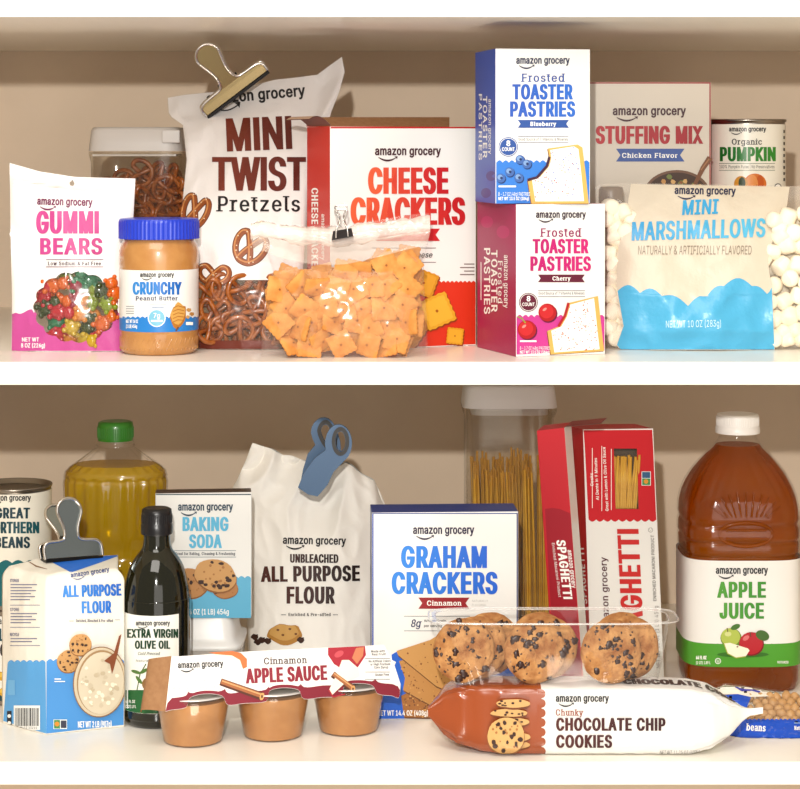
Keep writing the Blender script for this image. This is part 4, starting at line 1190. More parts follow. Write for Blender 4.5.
# ---- blue and white flour bag with a clip
def flour_bag():
    Yc = .093; xL, xC, xR = 2, 46, 124.5
    YL, YR = .138, .122
    zb = ZL + .0003; a = W(xL, 0, YL).x; c = W(xC, 0, Yc).x; d = W(xR, 0, YR).x
    P0 = Vector((a, YL, 0)); P1 = Vector((c, Yc, 0)); P2 = Vector((d, YR, 0)); P3 = P0 + (P2 - P1)
    o = thing('flour_bag', 'blue and white paper bag of all purpose flour, folded at the top', 'flour bag', ((a + d) / 2, .15, ZL))
    PAP = M('white_paper', (232, 226, 212), .55, bump=.7, bs=45)
    BLU = (78, 156, 228); mb = MB()
    ztop = W(0, 573, Yc + .015).z; n = 30; m = 44; rings = []
    edges = [(P0, P1, n), (P1, P2, n * 2), (P2, P3, n), (P3, P0, n * 2)]
    cen = (P0 + P1 + P2 + P3) / 4
    for j in range(m + 1):
        v = j / m; r = []
        for k, (A_, B_, q) in enumerate(edges):
            dirn = (B_ - A_); nr = Vector((dirn.y, -dirn.x, 0)).normalized()
            if (A_ - cen).dot(nr) < 0: nr = -nr
            for i in range(q):
                u = i / q; p = A_.lerp(B_, u); bul = .004 * math.sin(math.pi * u) * math.sin(math.pi * min(1, v * 1.05)) ** .6
                w = .0016 * crumple(u + k * 1.7, v, 2.8, 31) * (.5 + 1.6 * max(0, v - .6)) * min(1, v * 4) * min(1, 4 * u, 4 * (1 - u))
                p = p + nr * (bul + w); s = 1.0 - .0 * v
                z = zb + (ztop - zb) * v + (.004 * noise.noise(Vector((u * 3, k * 2.2, 3))) * max(0, v - .7) / .3)
                # shoulder rises to the right, folds in at the very top
                if v > .93: t = (v - .93) / .07; p = p.lerp(cen, .10 * t * t)
                r.append(Vector((p.x, p.y, z)))
        rings.append(r)
    # folded top closing to a ridge
    N = len(rings[0]); top = rings[-1]; A_ = W(36, 559, .148); B_ = W(118, 555, .178)
    for t in [i_ / 12 for i_ in range(1, 13)]:
        r = []
        for p in top:
            u = max(0, min(1, (p.x - A_.x) / (B_.x - A_.x))); q = A_.lerp(B_, u)
            x = p.lerp(q, t); x.z += .0012 * math.sin(math.pi * t) * noise.noise(Vector((p.x * 60, p.y * 60, 2))); r.append(x)
        rings.append(r)
    loft(mb, rings, PAP, True, False); tree = mb.bvh()
    A = Art(); A.Y = .1
    A.poly([(3.2, pysh(YL, 1) - 1.5), (7.5, 664)] + wave(8, 45.5, 662, 6, 2) + [(46.4, pysh(Yc, 1) - 1.2)], (96, 174, 236), 1)
    A.poly([(46.4, pysh(Yc, 1) - 1.2), (46.4, 661.5)] + wave(47, 124, 661, 12, 2) + [(123.6, pysh(YR, 1) - 2)], BLU, 1)
    for k, (y0, nl) in enumerate(((582, 6), (611, 4), (636, 2))):
        A.text(('STORAGE', 'STORE', 'RECYCLE')[k], 10, 19, y0 - 3, y0, (50, 60, 120), MD)
        for i in range(nl): A.rect(10.5, y0 + 2.2 + i * 3, 37 - (i * 5 % 9), y0 + 3.1 + i * 3, (110, 116, 150), 2)
        A.rect(10, y0 + 2.5 + nl * 3.4, 40, y0 + 3.0 + nl * 3.4, (90, 100, 150), 2)
    A.rect(13.8, 705.5, 40, 730, (244, 244, 240), 3); R = random.Random(4); x = 15
    while x < 38:
        w = R.choice((.5, .8, 1.2)); A.rect(x, 708, x + w, 726, (20, 20, 20), 4); x += w + R.choice((.5, .8))
    A.text('0 68113 13210', 16, 37, 726.8, 729, BK, SM)
    A.rect(7, 711, 11.5, 728, (30, 30, 40), 3); A.disc(9.2, 716, 1.8, WH, 4); A.disc(9.2, 723, 1.8, WH, 4)
    A.rect(8, 680, 15, 695, (120, 190, 240), 3)
    it = (70, 150, 232)
    A.text('ALL PURPOSE', 62.6, 121.6, 585.6, 597.4, it, HV, 1.8, col2=(20, 100, 200)); A.text('FLOUR', 81.8, 111.7, 601.4, 613.4, it, HV, 1.2, col2=(30, 110, 210))
    A.logo(71, 110, 577.5, (30, 60, 130), rot=9, cap=.12)
    A.text('Enriched, Bleached & Pre-sifted', 76, 113, 619.3, 622, (60, 60, 90), SFB); A.rect(69, 620.8, 74, 621.3, (90, 90, 120), 2); A.rect(115, 619.6, 120, 620.1, (90, 90, 120), 2)
    cookie_art(A, 68.3, 661.5, 11.2, 3, 5, n=10); cookie_art(A, 80.5, 644.8, 11, 7, 6, n=10)
    A.disc(100, 682, 27, (150, 110, 70), 11, 35.5, n=40, rot=.1); A.disc(100, 682, 26, (226, 208, 176), 12, 34.5, n=40, rot=.1); A.disc(100.5, 682, 23.6, (176, 140, 96), 13, 32, n=40, rot=.1); A.disc(101, 683, 22.8, (232, 218, 190), 14, 31, n=40, rot=.1)
    R = random.Random(9)
    for i in range(46):
        a, q = R.uniform(0, 6.28), math.sqrt(R.random()); A.disc(100 + 18 * q * math.cos(a), 684 + 25 * q * math.sin(a), R.uniform(1, 2.6), R.choice([(242, 230, 206), (214, 196, 164), (222, 206, 176)]), 15, wob=.4, seed=i, n=8)
    A.poly([(119, 636), (121.5, 634), (118, 652), (114, 668), (112, 674), (110, 664), (104, 661), (114, 653)], (140, 74, 40), 16)
    A.rect(53.5, 719.5, 67, 729, (240, 244, 240), 3); A.rect(54, 720, 60, 728.5, (70, 150, 80), 4); A.disc(57, 724, 2.4, (236, 150, 50), 5); A.rect(60.8, 720.5, 66.5, 728, (60, 60, 80), 4)
    A.rect(54.5, 678.5, 61, 679.5, WH, 3); A.rect(54.5, 681, 65, 682, WH, 3)
    A.text('NET WT 2 LB (907g)', 78, 111.7, 721.4, 727.6, WH, MD, 1)
    # blue triangle of the tucked flap
    A.poly([(38, 550), (48, 560), (71, 572.5), (96, 564), (121, 555), (116, 550.5), (70, 552)], (36, 116, 226), 2)
    # thin brown and beige strokes along the left shoulder
    A.stroke([(28, 561), (36, 566), (47, 569)], [.5, 1.4, .4], (150, 110, 80), 3); A.stroke([(10, 566), (20, 560), (30, 557)], [.4, 1, .3], (190, 176, 156), 3)
    A.emit(mb, tree, .00035, step=2.5, rough=.55)
    mb.build('paper_bag', o)
flour_bag()
# steel bulldog clip on the flour bag
TEALREF = M('steel_cool_reflection', (176, 186, 186), .24, metal=1)  # cool tint puts the mirrored surroundings into the steel colour
a, b = W(43, 558.5, .1400), W(100, 554.5, .1720); c = (a + b) / 2; o = thing('bulldog_clip', 'polished steel bulldog clip standing on the folded top of the blue flour bag', 'clip', c)
ax = b - a; bulldog(o, c, ax, Vector((-.14, .04, 1)), ax.length, .017, .041, .021, plate=TEALREF)

# ---- bottle of vegetable oil
def oil_bottle():
    Y = .36; cx = W(115.5, 0, Y).x; k = kk(Y); z = lambda py: EZ - (py - HY) * k
    o = thing('vegetable_oil_bottle', 'wide clear bottle of yellow vegetable oil with green cap, at the back left', 'bottle', (cx, Y, ZL))
    R = 51 * k; zb = ZL + .0003
    OIL = M('yellow_oil', (222, 186, 4), .1, spec=.6, coat=.5, var=(206, 168, 2), vs=14, bump=.2, bs=30, trans=(.4, (252, 222, 60)))
    def rib(rg, z0, z1, amp, n=22):
        return rg
    prof = [(.80, zb), (.90, zb + .006), (.93, zb + .02), (.93, z(600)), (.90, z(596)), (.95, z(588)), (.95, z(560)), (.90, z(552)), (.89, z(545)), (.955, z(534)), (.985, z(500)), (1.0, z(480)), (.97, z(477)), (1.0, z(474)), (.985, z(470.5)), (.80, z(463.6)), (.60, z(456)), (.42, z(449)), (.36, z(446.5)), (.35, z(439))]
    def rings(prof, kf, zmax=None):
        out = []
        for r, zz in prof:
            rg = ring(cx, Y, zz, R * r * kf, R * r * kf * .72, 132, 2.3)
            amp = .03 if (z(532) < zz < z(474)) else (.02 if z(592) < zz < z(556) else (.03 if z(468) < zz < z(449) else 0))
            for i, p in enumerate(rg):
                w = 1 + amp * math.cos(i / 132 * 2 * math.pi * 22)
                p.x = cx + (p.x - cx) * w; p.y = Y + (p.y - Y) * w
            out.append(rg)
        return out
    def dens(p):
        q = []
        for (r0, z0), (r1, z1) in zip(p, p[1:]):
            for t in range(4): q.append((r0 + (r1 - r0) * t / 4, z0 + (z1 - z0) * t / 4))
        return q + [p[-1]]
    mb = MB(); loft(mb, rings(dens(prof), 1.0), film('oil_bottle_plastic', .01, 1.2, rough=.07), True, False); mb.build('clear_bottle', o)
    lq = [(r, zz) for r, zz in dens(prof) if zz < z(463.6)] + [(.795, z(463.6))]
    m2 = MB(); loft(m2, rings(lq, .975), OIL, True, True); m2.build('oil', o)
    GC = M('green_cap', (50, 130, 30), .3, spec=.5, coat=.3)
    cp = MB(); lathe(cp, cx, Y, [(17.6 * k, z(440)), (17.8 * k, z(438)), (17.8 * k, z(426)), (17 * k, z(422)), (14 * k, z(420.8))], GC, 48); 
    for i in range(48):
        a = 2 * math.pi * i / 48; tube(cp, [Vector((cx + 17.8 * k * math.cos(a), Y + 17.8 * k * math.sin(a), zz)) for zz in (z(437), z(427))], .0005, GC, 5)
    cp.build('screw_cap', o)
    nk = MB(); lathe(nk, cx, Y, [(.375 * R, z(446.2)), (.385 * R, z(445)), (.35 * R, z(443)), (.35 * R, z(440))], PLASTIC, 40, caps=(False, False)); nk.build('neck_ring', o)
oil_bottle()

# ---- olive oil bottle
def olive_bottle():
    r_px = 34; Yf = .108; r = r_px * kk(Yf + .03); Y = Yf + r; k = kk(Y); cx = W(156.8, 0, Y).x; z = lambda py: EZ - (py - HY) * (k if py < 600 else kk(Yf))
    o = thing('olive_oil_bottle', 'dark green glass bottle of extra virgin olive oil with black cap', 'bottle', (cx, Y, ZL))
    zb = ZL + .0003
    G = M('dark_olive_glass', (22, 22, 3), .06, spec=.5, coat=.6, trans=(.15, (120, 120, 20)))
    prof = [(.84, zb), (.93, zb + .003), (.985, zb + .009), (1, zb + .018), (1, z(612)), (.985, z(598)), (.93, z(583)), (.80, z(567)), (.62, z(556)), (.46, z(549)), (.40, z(543)), (.385, z(534)), (.385, z(530))]
    mb = MB(); P = [Vector((a, 0, b)) for a, b in prof]; P = [(p.x, p.z) for p in crom(P, 4)]
    lathe(mb, cx, Y, [(a * r, b) for a, b in P], G, 72); mb.build('glass_bottle', o)
    BC = M('black_cap', (22, 20, 22), .3, spec=.5, bump=.1, bs=300)
    cp = MB(); lathe(cp, cx, Y, [(15.4 * k, z(533.5)), (15.8 * k, z(532)), (15.8 * k, z(524)), (15.2 * k, z(523)), (15.2 * k, z(513)), (14.6 * k, z(509)), (12 * k, z(507.6))], BC, 48)
    for i in range(40):
        a = 2 * math.pi * i / 40; tube(cp, [Vector((cx + 15.2 * k * math.cos(a), Y + 15.2 * k * math.sin(a), zz)) for zz in (z(522), z(514))], .0004, BC, 5)
    cp.build('screw_cap', o)
    lb = MB(); n = 40; vs = []
    a0, a1 = math.radians(-90 - 68), math.radians(-90 + 46)
    for zz in (z(714), z(616)):
        vs += [Vector((cx + r * 1.004 * math.cos(a0 + (a1 - a0) * i / n), Y + r * 1.004 * math.sin(a0 + (a1 - a0) * i / n), zz)) for i in range(n + 1)]
    lb.add(vs, [[i, i + 1, n + 2 + i, n + 1 + i] for i in range(n)], CARD((246, 244, 234), .4), True); tree = lb.bvh(); A = Art(); A.Y = Yf
    A.logo(135.7, 170, 625.4, BK, cap=.14); dg = (18, 62, 36)
    A.text('EXTRA VIRGIN', 127, 178.3, 629, 637.8, dg, HV); A.text('OLIVE OIL', 134.8, 170.2, 640.6, 648.8, dg, HV)
    A.text('Cold Pressed', 138, 160, 652, 655, (60, 70, 60), IT); A.text('Naturally Flavored', 136, 170, 659.5, 661.8, (90, 100, 90), SM)
    A.rect(124, 690, 180.5, 713.6, (36, 104, 52), 1)
    A.stroke([(137, 690), (140, 674), (146, 664)], 1, (70, 100, 50), 2)
    for x, y, q in ((139, 680, .9), (144, 671, -.5), (136, 672, .3)): A.disc(x, y, 5, (90, 130, 60), 3, 1.7, rot=q)
    A.disc(147, 684, 5, (150, 110, 60), 4, 6); A.disc(154, 688, 5, (70, 90, 40), 4, 4)
    A.text('64 FL OZ', 125.5, 135, 700, 703, WH, MD); A.text('(2 QT) 1.9 L', 125.5, 136, 705, 708, WH, MD)
    A.emit(lb, tree, .0002, step=3, rough=.4); tag(lb.build('paper_label', o), None)
olive_bottle()

# ---- white lidded tub and the baking soda box on it
def tub():
    Y = .235; k = kk(Y); xs = W(202, 0, Y).x; hw = 36 * k; zb = ZL + .0003; zt = W(0, 619.5, Y - .03).z
    o = thing('storage_tub', 'low clear tub with stepped white lid carrying the baking soda box', 'tub', (xs, Y + .02, ZL)); z = lambda py: W(0, py, Y - .03).z
    mb = MB(); lathe(mb, xs, Y + .02, [(hw * .92, zb), (hw * 1.06, zb + .004), (hw * 1.12, z(652))], film('milky_tub', .55, 1.0, hz=(226, 220, 212)), 56, 6, 1.1, caps=(True, False)); mb.build('tub_body', o)
    LM = M('white_lid_plastic', (228, 226, 222), .3, spec=.5)
    ld = MB(); lathe(ld, xs, Y + .02, [(hw * 1.13, z(652)), (hw * 1.16, z(651)), (hw * 1.16, z(647)), (hw * 1.02, z(645)), (hw * .98, z(640)), (hw * .9, z(621)), (hw * .88, zt), (hw * .7, zt)], LM, 56, 6, 1.1); ld.build('lid', o)
    return zt, Y
zt, tY = tub()
mb = MB(); CY = CARD((92, 176, 214)); f, bk = carton(mb, 155.5, 251.5, 619, 493.5, tY - .025, tY - .015, .026, {'all': CARD((84, 60, 50)), 'front': CW, 'right': CY, 'left': CY}, z0=zt)
tree = mb.bvh(); A = Art(); A.Y = tY - .02
A.rect(156, 493.9, 251, 495, (60, 80, 90), 1)
A.logo(178, 233, 510.6, (30, 60, 80), cap=.145); A.text('BAKING', 182.5, 228.6, 517, 531, (96, 192, 230), HV); A.text('SODA', 189, 222, 534.5, 548, (96, 192, 230), HV)
for y in (550.4, 556.8): A.rect(174, y, 236, y + .5, (90, 110, 120), 2)
A.text('Great for Baking, Cleaning & Freshening', 175, 235, 552.2, 555, (50, 60, 70), SFB)
A.poly([(156, 618), (156, 578)] + wave(156, 251, 578, 15, 2) + [(251, 618)], (104, 190, 226), 1)
cookie_art(A, 190, 583, 19, 2, 12, ry=15, n=12, dough=(196, 138, 80)); cookie_art(A, 225, 588, 13, 6, 14, ry=10, n=6, dough=(190, 130, 74)); cookie_art(A, 215.5, 575.5, 21, 10, 13, ry=16, n=14, rot=.3)
A.text('NET WT 16 OZ (1 LB) 454g', 166, 228.8, 609, 614.5, WH, MD)
A.emit(mb, tree, .00018); tag(mb.build('baking_soda_box', origin=(f[0].x, tY, zt)), 'white and sky blue baking soda box with printed cookies', 'box')

# ---- unbleached flour bag
def unbleached():
    Y0 = .285; B_ = pysh(Y0, 1); o = thing('flour_sack', 'crumpled off-white paper sack of unbleached flour closed with a blue clip', 'flour bag', (W(310, 0, Y0).x, Y0, ZL))
    L = [(250, B_), (248, 640), (243, 560), (236, 515), (232, 489), (238, 478), (246, 460), (252.5, 443)]
    T = [(252.5, 443), (262, 446), (272, 449), (283, 455), (290, 455.5), (303, 460), (330, 470), (346, 462), (352, 465), (362, 474), (374, 480), (382, 496)]
    Rr = [(380, B_), (381, 640), (384, 560), (387, 520), (386, 507), (382, 496)]; B = [(250, B_), (380, B_)]
    def half(u, v): return .040 * max(0, math.sin(math.pi * u)) ** .4 * (1 - max(0, (v - .55) / .45) ** 1.5 * .97) + .0006
    def wr(u, v, s): return .014 * crumple(u, v, 3.0, 44, 1.2) * (.22 + 1.0 * max(0, v - .5) * 1.7 + .4 * abs(u - .5))
    PAP = M('sack_paper', (246, 241, 232), .65, bump=1.0, bs=30)
    mb = MB(); bag(mb, L, Rr, T, B, lambda u, v: Y0 + .042 + .035 * v, half, PAP, 90, 110, wr, ZL); tree = mb.bvh(); A = Art(); A.Y = Y0
    bn = (70, 36, 30)
    A.logo(282.8, 346, 543.8, BK, rot=-1, cap=.13); A.text('UNBLEACHED', 290, 338.4, 554, 562.6, bn, HV, -.4, col2=(40, 22, 20))
    A.text('ALL PURPOSE', 260.8, 360, 566.4, 582, (90, 42, 32), HV, .6, col2=(34, 18, 18)); A.text('FLOUR', 286.6, 335, 586.6, 603.6, (84, 40, 32), HV, 0, col2=(50, 24, 22))
    A.text('Enriched & Pre-sifted', 288.5, 330.5, 613, 616, BK, SFB); A.rect(281, 614.5, 286, 615.1, BK, 3); A.rect(333, 614.5, 338, 615.1, BK, 3)
    A.disc(285.7, 634.5, 18, (196, 138, 60), 3, 10, wob=.2, n=30); A.disc(285, 632.5, 15, (222, 170, 92), 4, 7.5, wob=.2, n=26)
    for x, y in ((278, 630), (290, 629), (296, 634), (283, 635)): A.disc(x, y, 1.6, (120, 70, 36), 5, 1, wob=.4)
    for x, y in ((255, 637), (262, 640), (301, 640), (268, 641), (258, 642)): A.disc(x, y, 4, (66, 38, 28), 3, 2.8, wob=.4)
    A.emit(mb, tree, .00028, step=3, rough=.6, bump=.5); mb.build('paper_sack', o)
    # blue bag clip
    CB = M('slate_blue_plastic', (78, 112, 150), .4, spec=.5); GR = M('dark_grip_rubber', (62, 60, 58), .6)
    Yk = .31
    q = thing('bag_clip', 'slate blue plastic bag clip with dark ring grip on top of the paper sack', 'clip', W(325, 480, Yk))
    def leaf(dx, dy, Y, nm, sw):
        def tr(x, y): t = max(0, min(1, (478 - y) / 40)); return (x + dx * t, y + dy * t)
        out = []; cx, cy, rr = 338.5, 443.5, 15.5
        pts = [(298, 487.5), (308, 494.5), (317.6, 496.5), (327.5, 485), (333.5, 472), (339, 464)]
        n = 16; a0, a1 = math.atan2(461 - cy, 344 - cx), math.atan2(452 - cy, 324 - cx) 
        arc = []
        s, e = math.radians(62), math.radians(62 - 262)
        for i in range(n + 1):
            a = s + (e - s) * i / n; arc.append((cx + 13.5 * math.cos(a), cy + rr * 1.22 * math.sin(a)))
        left = [(315, 458), (305.5, 471), (301, 480)]
        body = pts[:5] + arc + left
        mb = MB(); hole = [(cx + 2 + 5 * math.cos(t * math.pi / 9), cy - 2 + 10 * math.sin(t * math.pi / 9)) for t in range(18)]
        def ex(poly, holes, m, Yy, th):
            loops = [[Vector((x, y, 0)) for x, y in poly]] + [[Vector((x, y, 0)) for x, y in h] for h in holes]; tri = tessellate_polygon(loops)
            F = [W(*tr(v.x, v.y), Yy) for l in loops for v in l]; Bk = [p + Vector((0, th, 0)) for p in F]; N = len(F)
            mb_.add(F + Bk, [list(t) for t in tri] + [[i + N for i in t][::-1] for t in tri], m, False)
            st = 0
            for l in loops:
                k = len(l); mb_.add(F[st:st + k] + Bk[st:st + k], [[i, (i + 1) % k, k + (i + 1) % k, k + i] for i in range(k)], m, True); st += k
        mb_ = mb; ex(body, [hole], CB, Y, .006)
        leafo = mb.build(nm, q)
        mb_ = MB(); ringo = [(cx + 2 + 8.8 * math.cos(t * math.pi / 12), cy - 2 + 14.5 * math.sin(t * math.pi / 12)) for t in range(24)]
        hole2 = [(cx + 2 + 5.2 * math.cos(t * math.pi / 12), cy - 2 + 10.4 * math.sin(t * math.pi / 12)) for t in range(24)]
        ex(ringo, [hole2], GR, Y - .0012, .004); g = mb_.build('ring_grip', leafo)
    leaf(0, 0, Yk - .026, 'front_arm', 0); leaf(-15, -7, Yk + .012, 'back_arm', 0)
    hp = MB(); tube(hp, [W(318, 466, Yk - .024), W(318, 466, Yk + .016)], .004, M('clip_pin', (60, 84, 112), .4), 12); hp.build('hinge_pin', q)
unbleached()

# ---- graham cracker box
def graham():
    mb = MB(); Yl, Yr = .148, .155; BL = CARD((34, 64, 150)); f, bk = carton(mb, 371.8, 518.2, pysh(Yl, 1), 512.6, Yl, Yr, .05, {'all': BL, 'front': CW}, lower=True)
    tree = mb.bvh(); A = Art(); A.Y = Yl
    A.rect(372.2, 513.2, 373.6, 716, (40, 80, 180), 1); A.rect(516.6, 513.2, 517.8, 716, (30, 40, 110), 1); A.rect(372.2, 513, 517.8, 514, (60, 80, 150), 1)
    A.logo(413, 474.3, 534, (40, 26, 60), cap=.14); A.text('GRAHAM', 401, 487, 546, 568, (46, 140, 234), HV, col2=(24, 100, 220)); A.text('CRACKERS', 391.6, 497.6, 572, 594, (46, 140, 234), HV, col2=(24, 100, 220))
    A.banner(418.3, 469.5, 597.6, 608.8, (160, 26, 36)); A.text('Cinnamon', 427, 461, 600.6, 605.6, WH, SFB)
    A.text('NATURALLY', 472, 488, 599.8, 602, (200, 196, 190), SM); A.text('FLAVORED', 472, 486, 603.8, 606, (200, 196, 190), SM)
    for y in (616, 630.6): A.rect(404, y, 470, y + .5, (90, 90, 100), 2)
    A.text('8g', 411, 421, 619.5, 627, (30, 40, 90), ((.03, .01), True, .2, 1)); A.text('Whole Grain', 424, 446, 619.6, 622, BK, MD); A.text('per serving', 424, 442, 624.5, 627, BK, MD)
    A.poly([(373, 719), (373, 690), (384, 688), (391, 655), (396, 652), (517.6, 652), (517.6, 717.5)], (28, 100, 214), 2)
    A.poly([(373, 650), (391, 650), (392, 660), (396, 662), (384, 690), (373, 691)], (240, 238, 232), 3)
    def slab(P, c1, c2, L, seed):
        A.poly([(x + .5, y + 1.6) for x, y in P], (110, 64, 24), L); A.poly(P, c1, L + 1); R = random.Random(seed)
        xs = [p[0] for p in P]; ys = [p[1] for p in P]
        for i in range(200):
            x, y = R.uniform(min(xs), max(xs)), R.uniform(min(ys), max(ys)); ins = False; j = len(P) - 1
            for k in range(len(P)):
                if (P[k][1] > y) != (P[j][1] > y) and x < (P[j][0] - P[k][0]) * (y - P[k][1]) / (P[j][1] - P[k][1]) + P[k][0]: ins = not ins
                j = k
            if ins: A.disc(x, y, R.uniform(.4, 1.1), c2 if i % 2 else (216, 160, 88), L + 2, n=6)
    slab([(401, 696), (412, 690), (470, 706), (470, 718), (404, 717)], (170, 108, 48), (120, 70, 30), 3, 3)
    slab([(399, 661), (403, 660), (441, 690), (462, 700), (462, 712), (432, 706), (403, 690), (405, 678)], (200, 142, 74), (130, 76, 34), 6, 4)
    slab([(396.5, 651), (398, 655), (436, 686), (470, 700), (480, 640), (440, 634), (430, 640)], (212, 156, 86), (140, 84, 40), 9, 5)
    A.text('NET WT 14.4 OZ (408g)', 377.5, 428, 710.4, 715.6, WH, MD, layer=12)
    A.emit(mb, tree, .0001)
    o = mb.build('graham_cracker_box', origin=(f[0].x, Yl, ZL)); tag(o, 'white and blue graham cracker box with blue lettering and red cinnamon banner', 'box')
graham()

# ---- apple sauce multipack
def applesauce():
    AS = M('apple_sauce', (214, 156, 92), .35, var=(202, 142, 78), vs=80, coat=.5, bump=.08, bs=120)
    CUP = film('cup_plastic', .03, 1.0, tint=(250, 244, 236)); FOIL = M('foil_lid', (236, 232, 226), .35, metal=.5)
    cups = [(193, 748.8, 38, 699, 30, .0), (273, 743.2, 36, 694, 30, .0), (348.6, 737.8, 34.5, 689, 29, .0)]
    lab = ['leftmost apple sauce cup of the pack, next to the olive oil bottle', 'middle apple sauce cup of the three under the carton sleeve', 'rightmost apple sauce cup of the pack, next to the graham cracker box']
    first = None
    cx0 = []
    for i, (x, yb, rt, yt, rb, _) in enumerate(cups):
        Yf = Ysh(yb, True); k = kk(Yf + .03); r = .0360; Y = Yf + .030; cx = W(x, 0, Y).x; cx0.append((cx, Y))
        zt = .0475
        if first is None:
            o = thing('apple_sauce_cup', lab[i], 'cup', (cx, Y, ZL), 'apple sauce cups'); zb = ZL + .0003
            mb = MB(); lathe(mb, cx, Y, [(.0262, zb + .0008), (.0282, zb), (.0292, zb + .002), (.0366, zb + zt - .006), (.0373, zb + zt - .003), (.0373, zb + zt - .0015), (.0386, zb + zt - .001), (.0386, zb + zt)], CUP, 56, caps=(True, False)); p1 = mb.build('cup_wall', o)
            mb = MB(); lathe(mb, cx, Y, [(.0258, zb + .0016), (.0284, zb + .0012), (.0289, zb + .0022), (.0363, zb + zt - .0050)], AS, 56); p2 = mb.build('sauce', o)
            mb = MB(); lathe(mb, cx, Y, [(.0387, zb + zt), (.0387, zb + zt + .0006), (.034, zb + zt + .0012), (.033, zb + zt + .0006)], FOIL, 56); p3 = mb.build('foil_lid', o)
            first = (o, [p1, p2, p3])
        else:
            o = first[0].copy(); COL.objects.link(o); o.location = (cx, Y, ZL); o['label'] = lab[i]
            for p in first[1]: c = p.copy(); COL.objects.link(c); c.parent = o
    # carton sleeve
    A0, A1 = Vector((cx0[0][0], cx0[0][1], 0)), Vector((cx0[2][0], cx0[2][1], 0)); d = (A1 - A0).normalized(); n = Vector((d.y, -d.x, 0))
    o = thing('apple_sauce_sleeve', 'white and dark red carton sleeve of the cinnamon apple sauce pack resting on the cups', 'packaging', (cx0[1][0], cx0[1][1], ZL + .051))
    mW = CARD((240, 236, 230)); h0 = ZL + .0495
    def ray_on(px, py):            # a point of the sleeve's front plane
        P = A0 + n * .0315; dr = W(px, py, 0) - CAM; t = (P - CAM).dot(Vector((n.x, n.y, .12)))
        nn = Vector((n.x, n.y, .12)); P.z = h0 + .02
        t = (P - CAM).dot(nn) / dr.dot(nn); return CAM + dr * t
    outl = [(165.5, 711.5)] + [(172, 710), (186, 707.5), (190, 698), (205, 694), (222, 696), (228, 705), (244, 703.5), (266, 701.5), (270, 691), (283, 688), (298, 690), (304, 699), (322, 697.5), (340, 696), (345, 686), (357, 683.5), (372, 685.5), (378, 694), (392, 696), (399, 697.5), (400.5, 684), (394, 664), (384, 645), (330, 647.5), (250, 651.5), (171.5, 657)]
    sm = [(p.x, p.y) for p in crom([(x, y, 0) for x, y in outl[1:22]], 4)]; outl = [outl[0]] + sm + outl[22:]; nlow = 1 + len(sm)
    F = [ray_on(x, y) for x, y in outl]; Bk = [p - n * .0006 for p in F]; N = len(F)
    tri = tessellate_polygon([[Vector((x, y, 0)) for x, y in outl]])
    mb = MB(); mb.add(F + Bk, [list(t) for t in tri] + [[i + N for i in t][::-1] for t in tri] + [[i, (i + 1) % N, N + (i + 1) % N, N + i] for i in range(N)], mW, False)
    q = [ray_on(100, 600), ray_on(450, 600), ray_on(450, 760), ray_on(100, 760)]; tree = BVHTree.FromPolygons(q, [[0, 1, 2, 3]])
    A = Art(); A.Y = .08; mar = (140, 22, 44)
    wv = []
    top = []
    low = outl[:nlow - 3]
    A.poly([(x, y - .3) for x, y in low] + [(400, 690)] + [(x, y - 3.4 - 8.6 * max(0, min(1, (y - (704 - (x - 170) * .065)) / 6 + 1))) for x, y in low[::-1] if 170 < x < 398] + [(167.5, 703)], mar, 1)
    A.logo(178, 223.5, 668.3, BK, rot=2.2, cap=.14); A.text('Cinnamon', 264, 306.5, 657.8, 664.5, (60, 26, 30), SF, 1.8)
    A.text('APPLE SAUCE', 245.8, 327.6, 668.8, 683.6, (150, 30, 50), HV, 2.6)
    A.text('6 - 4 OZ (113g) UNITS', 172.5, 212, 680.5, 683.5, (196, 190, 184), SM, 2.2); A.text('NET WT 24 OZ (1 LB 8 OZ) 680g', 172, 219, 687, 690, (196, 190, 184), SM, 2.2)
    A.poly([(209, 652.5), (232, 651), (241, 653), (247, 659), (247, 667), (243, 669), (240, 660), (232, 656), (215, 654)], (226, 120, 60), 3); A.poly([(212, 654), (232, 655.5), (240, 660), (242.5, 668), (232, 664)], (244, 232, 206), 4)
    def stick(x0, y0, x1, y1, w):
        A.stroke([(x0, y0), (x1, y1)], [w * 1.1, w * 1.25], (92, 44, 22), 5); A.stroke([(x0 + .6, y0 - .6), (x1, y1 - .8)], w * .75, (176, 104, 56), 6); A.stroke([(x0 + 1.2, y0 - 1.2), (x1, y1 - 1.8)], w * .22, (226, 168, 110), 7)
        A.disc(x1, y1, w * .34, (232, 170, 100), 8, w * .6, rot=.3); A.disc(x1, y1, w * .14, (90, 40, 20), 9, w * .26)
    stick(221, 682, 262, 696.5, 6.5)
    A.poly([(328, 647.8), (365, 646), (366, 655), (358, 667), (345, 671), (334, 664), (328, 655)], (180, 34, 52), 3); A.poly([(356, 648), (364, 647), (363, 656), (357, 664), (352, 658)], (214, 130, 90), 4); A.disc(339, 654, 5, (214, 80, 90), 5, 3, rot=-.5)
    A.poly([(342, 660), (349, 660), (358, 668), (360, 676), (346, 682), (332, 695), (329, 690), (336, 676)], (244, 232, 210), 6); A.stroke([(329, 690), (333, 697), (345, 694)], 1.4, (190, 40, 50), 7)
    stick(333, 674.5, 353, 689, 6)
    for i, t in enumerate(('Made with', 'Real Fruit!', 'No Artificial Colors', 'or High Fructose', 'Corn Syrup', 'Gluten Free')):
        y = (652.5, 655.6, 662.5, 665.6, 668.7, 676)[i]; w = (14, 14, 22, 20, 14, 14)[i]; x = 377 + i * .8 - w / 2 + 1; A.text(t, x, x + w, y - 2.4, y, BK, MD, 1.5, layer=4)
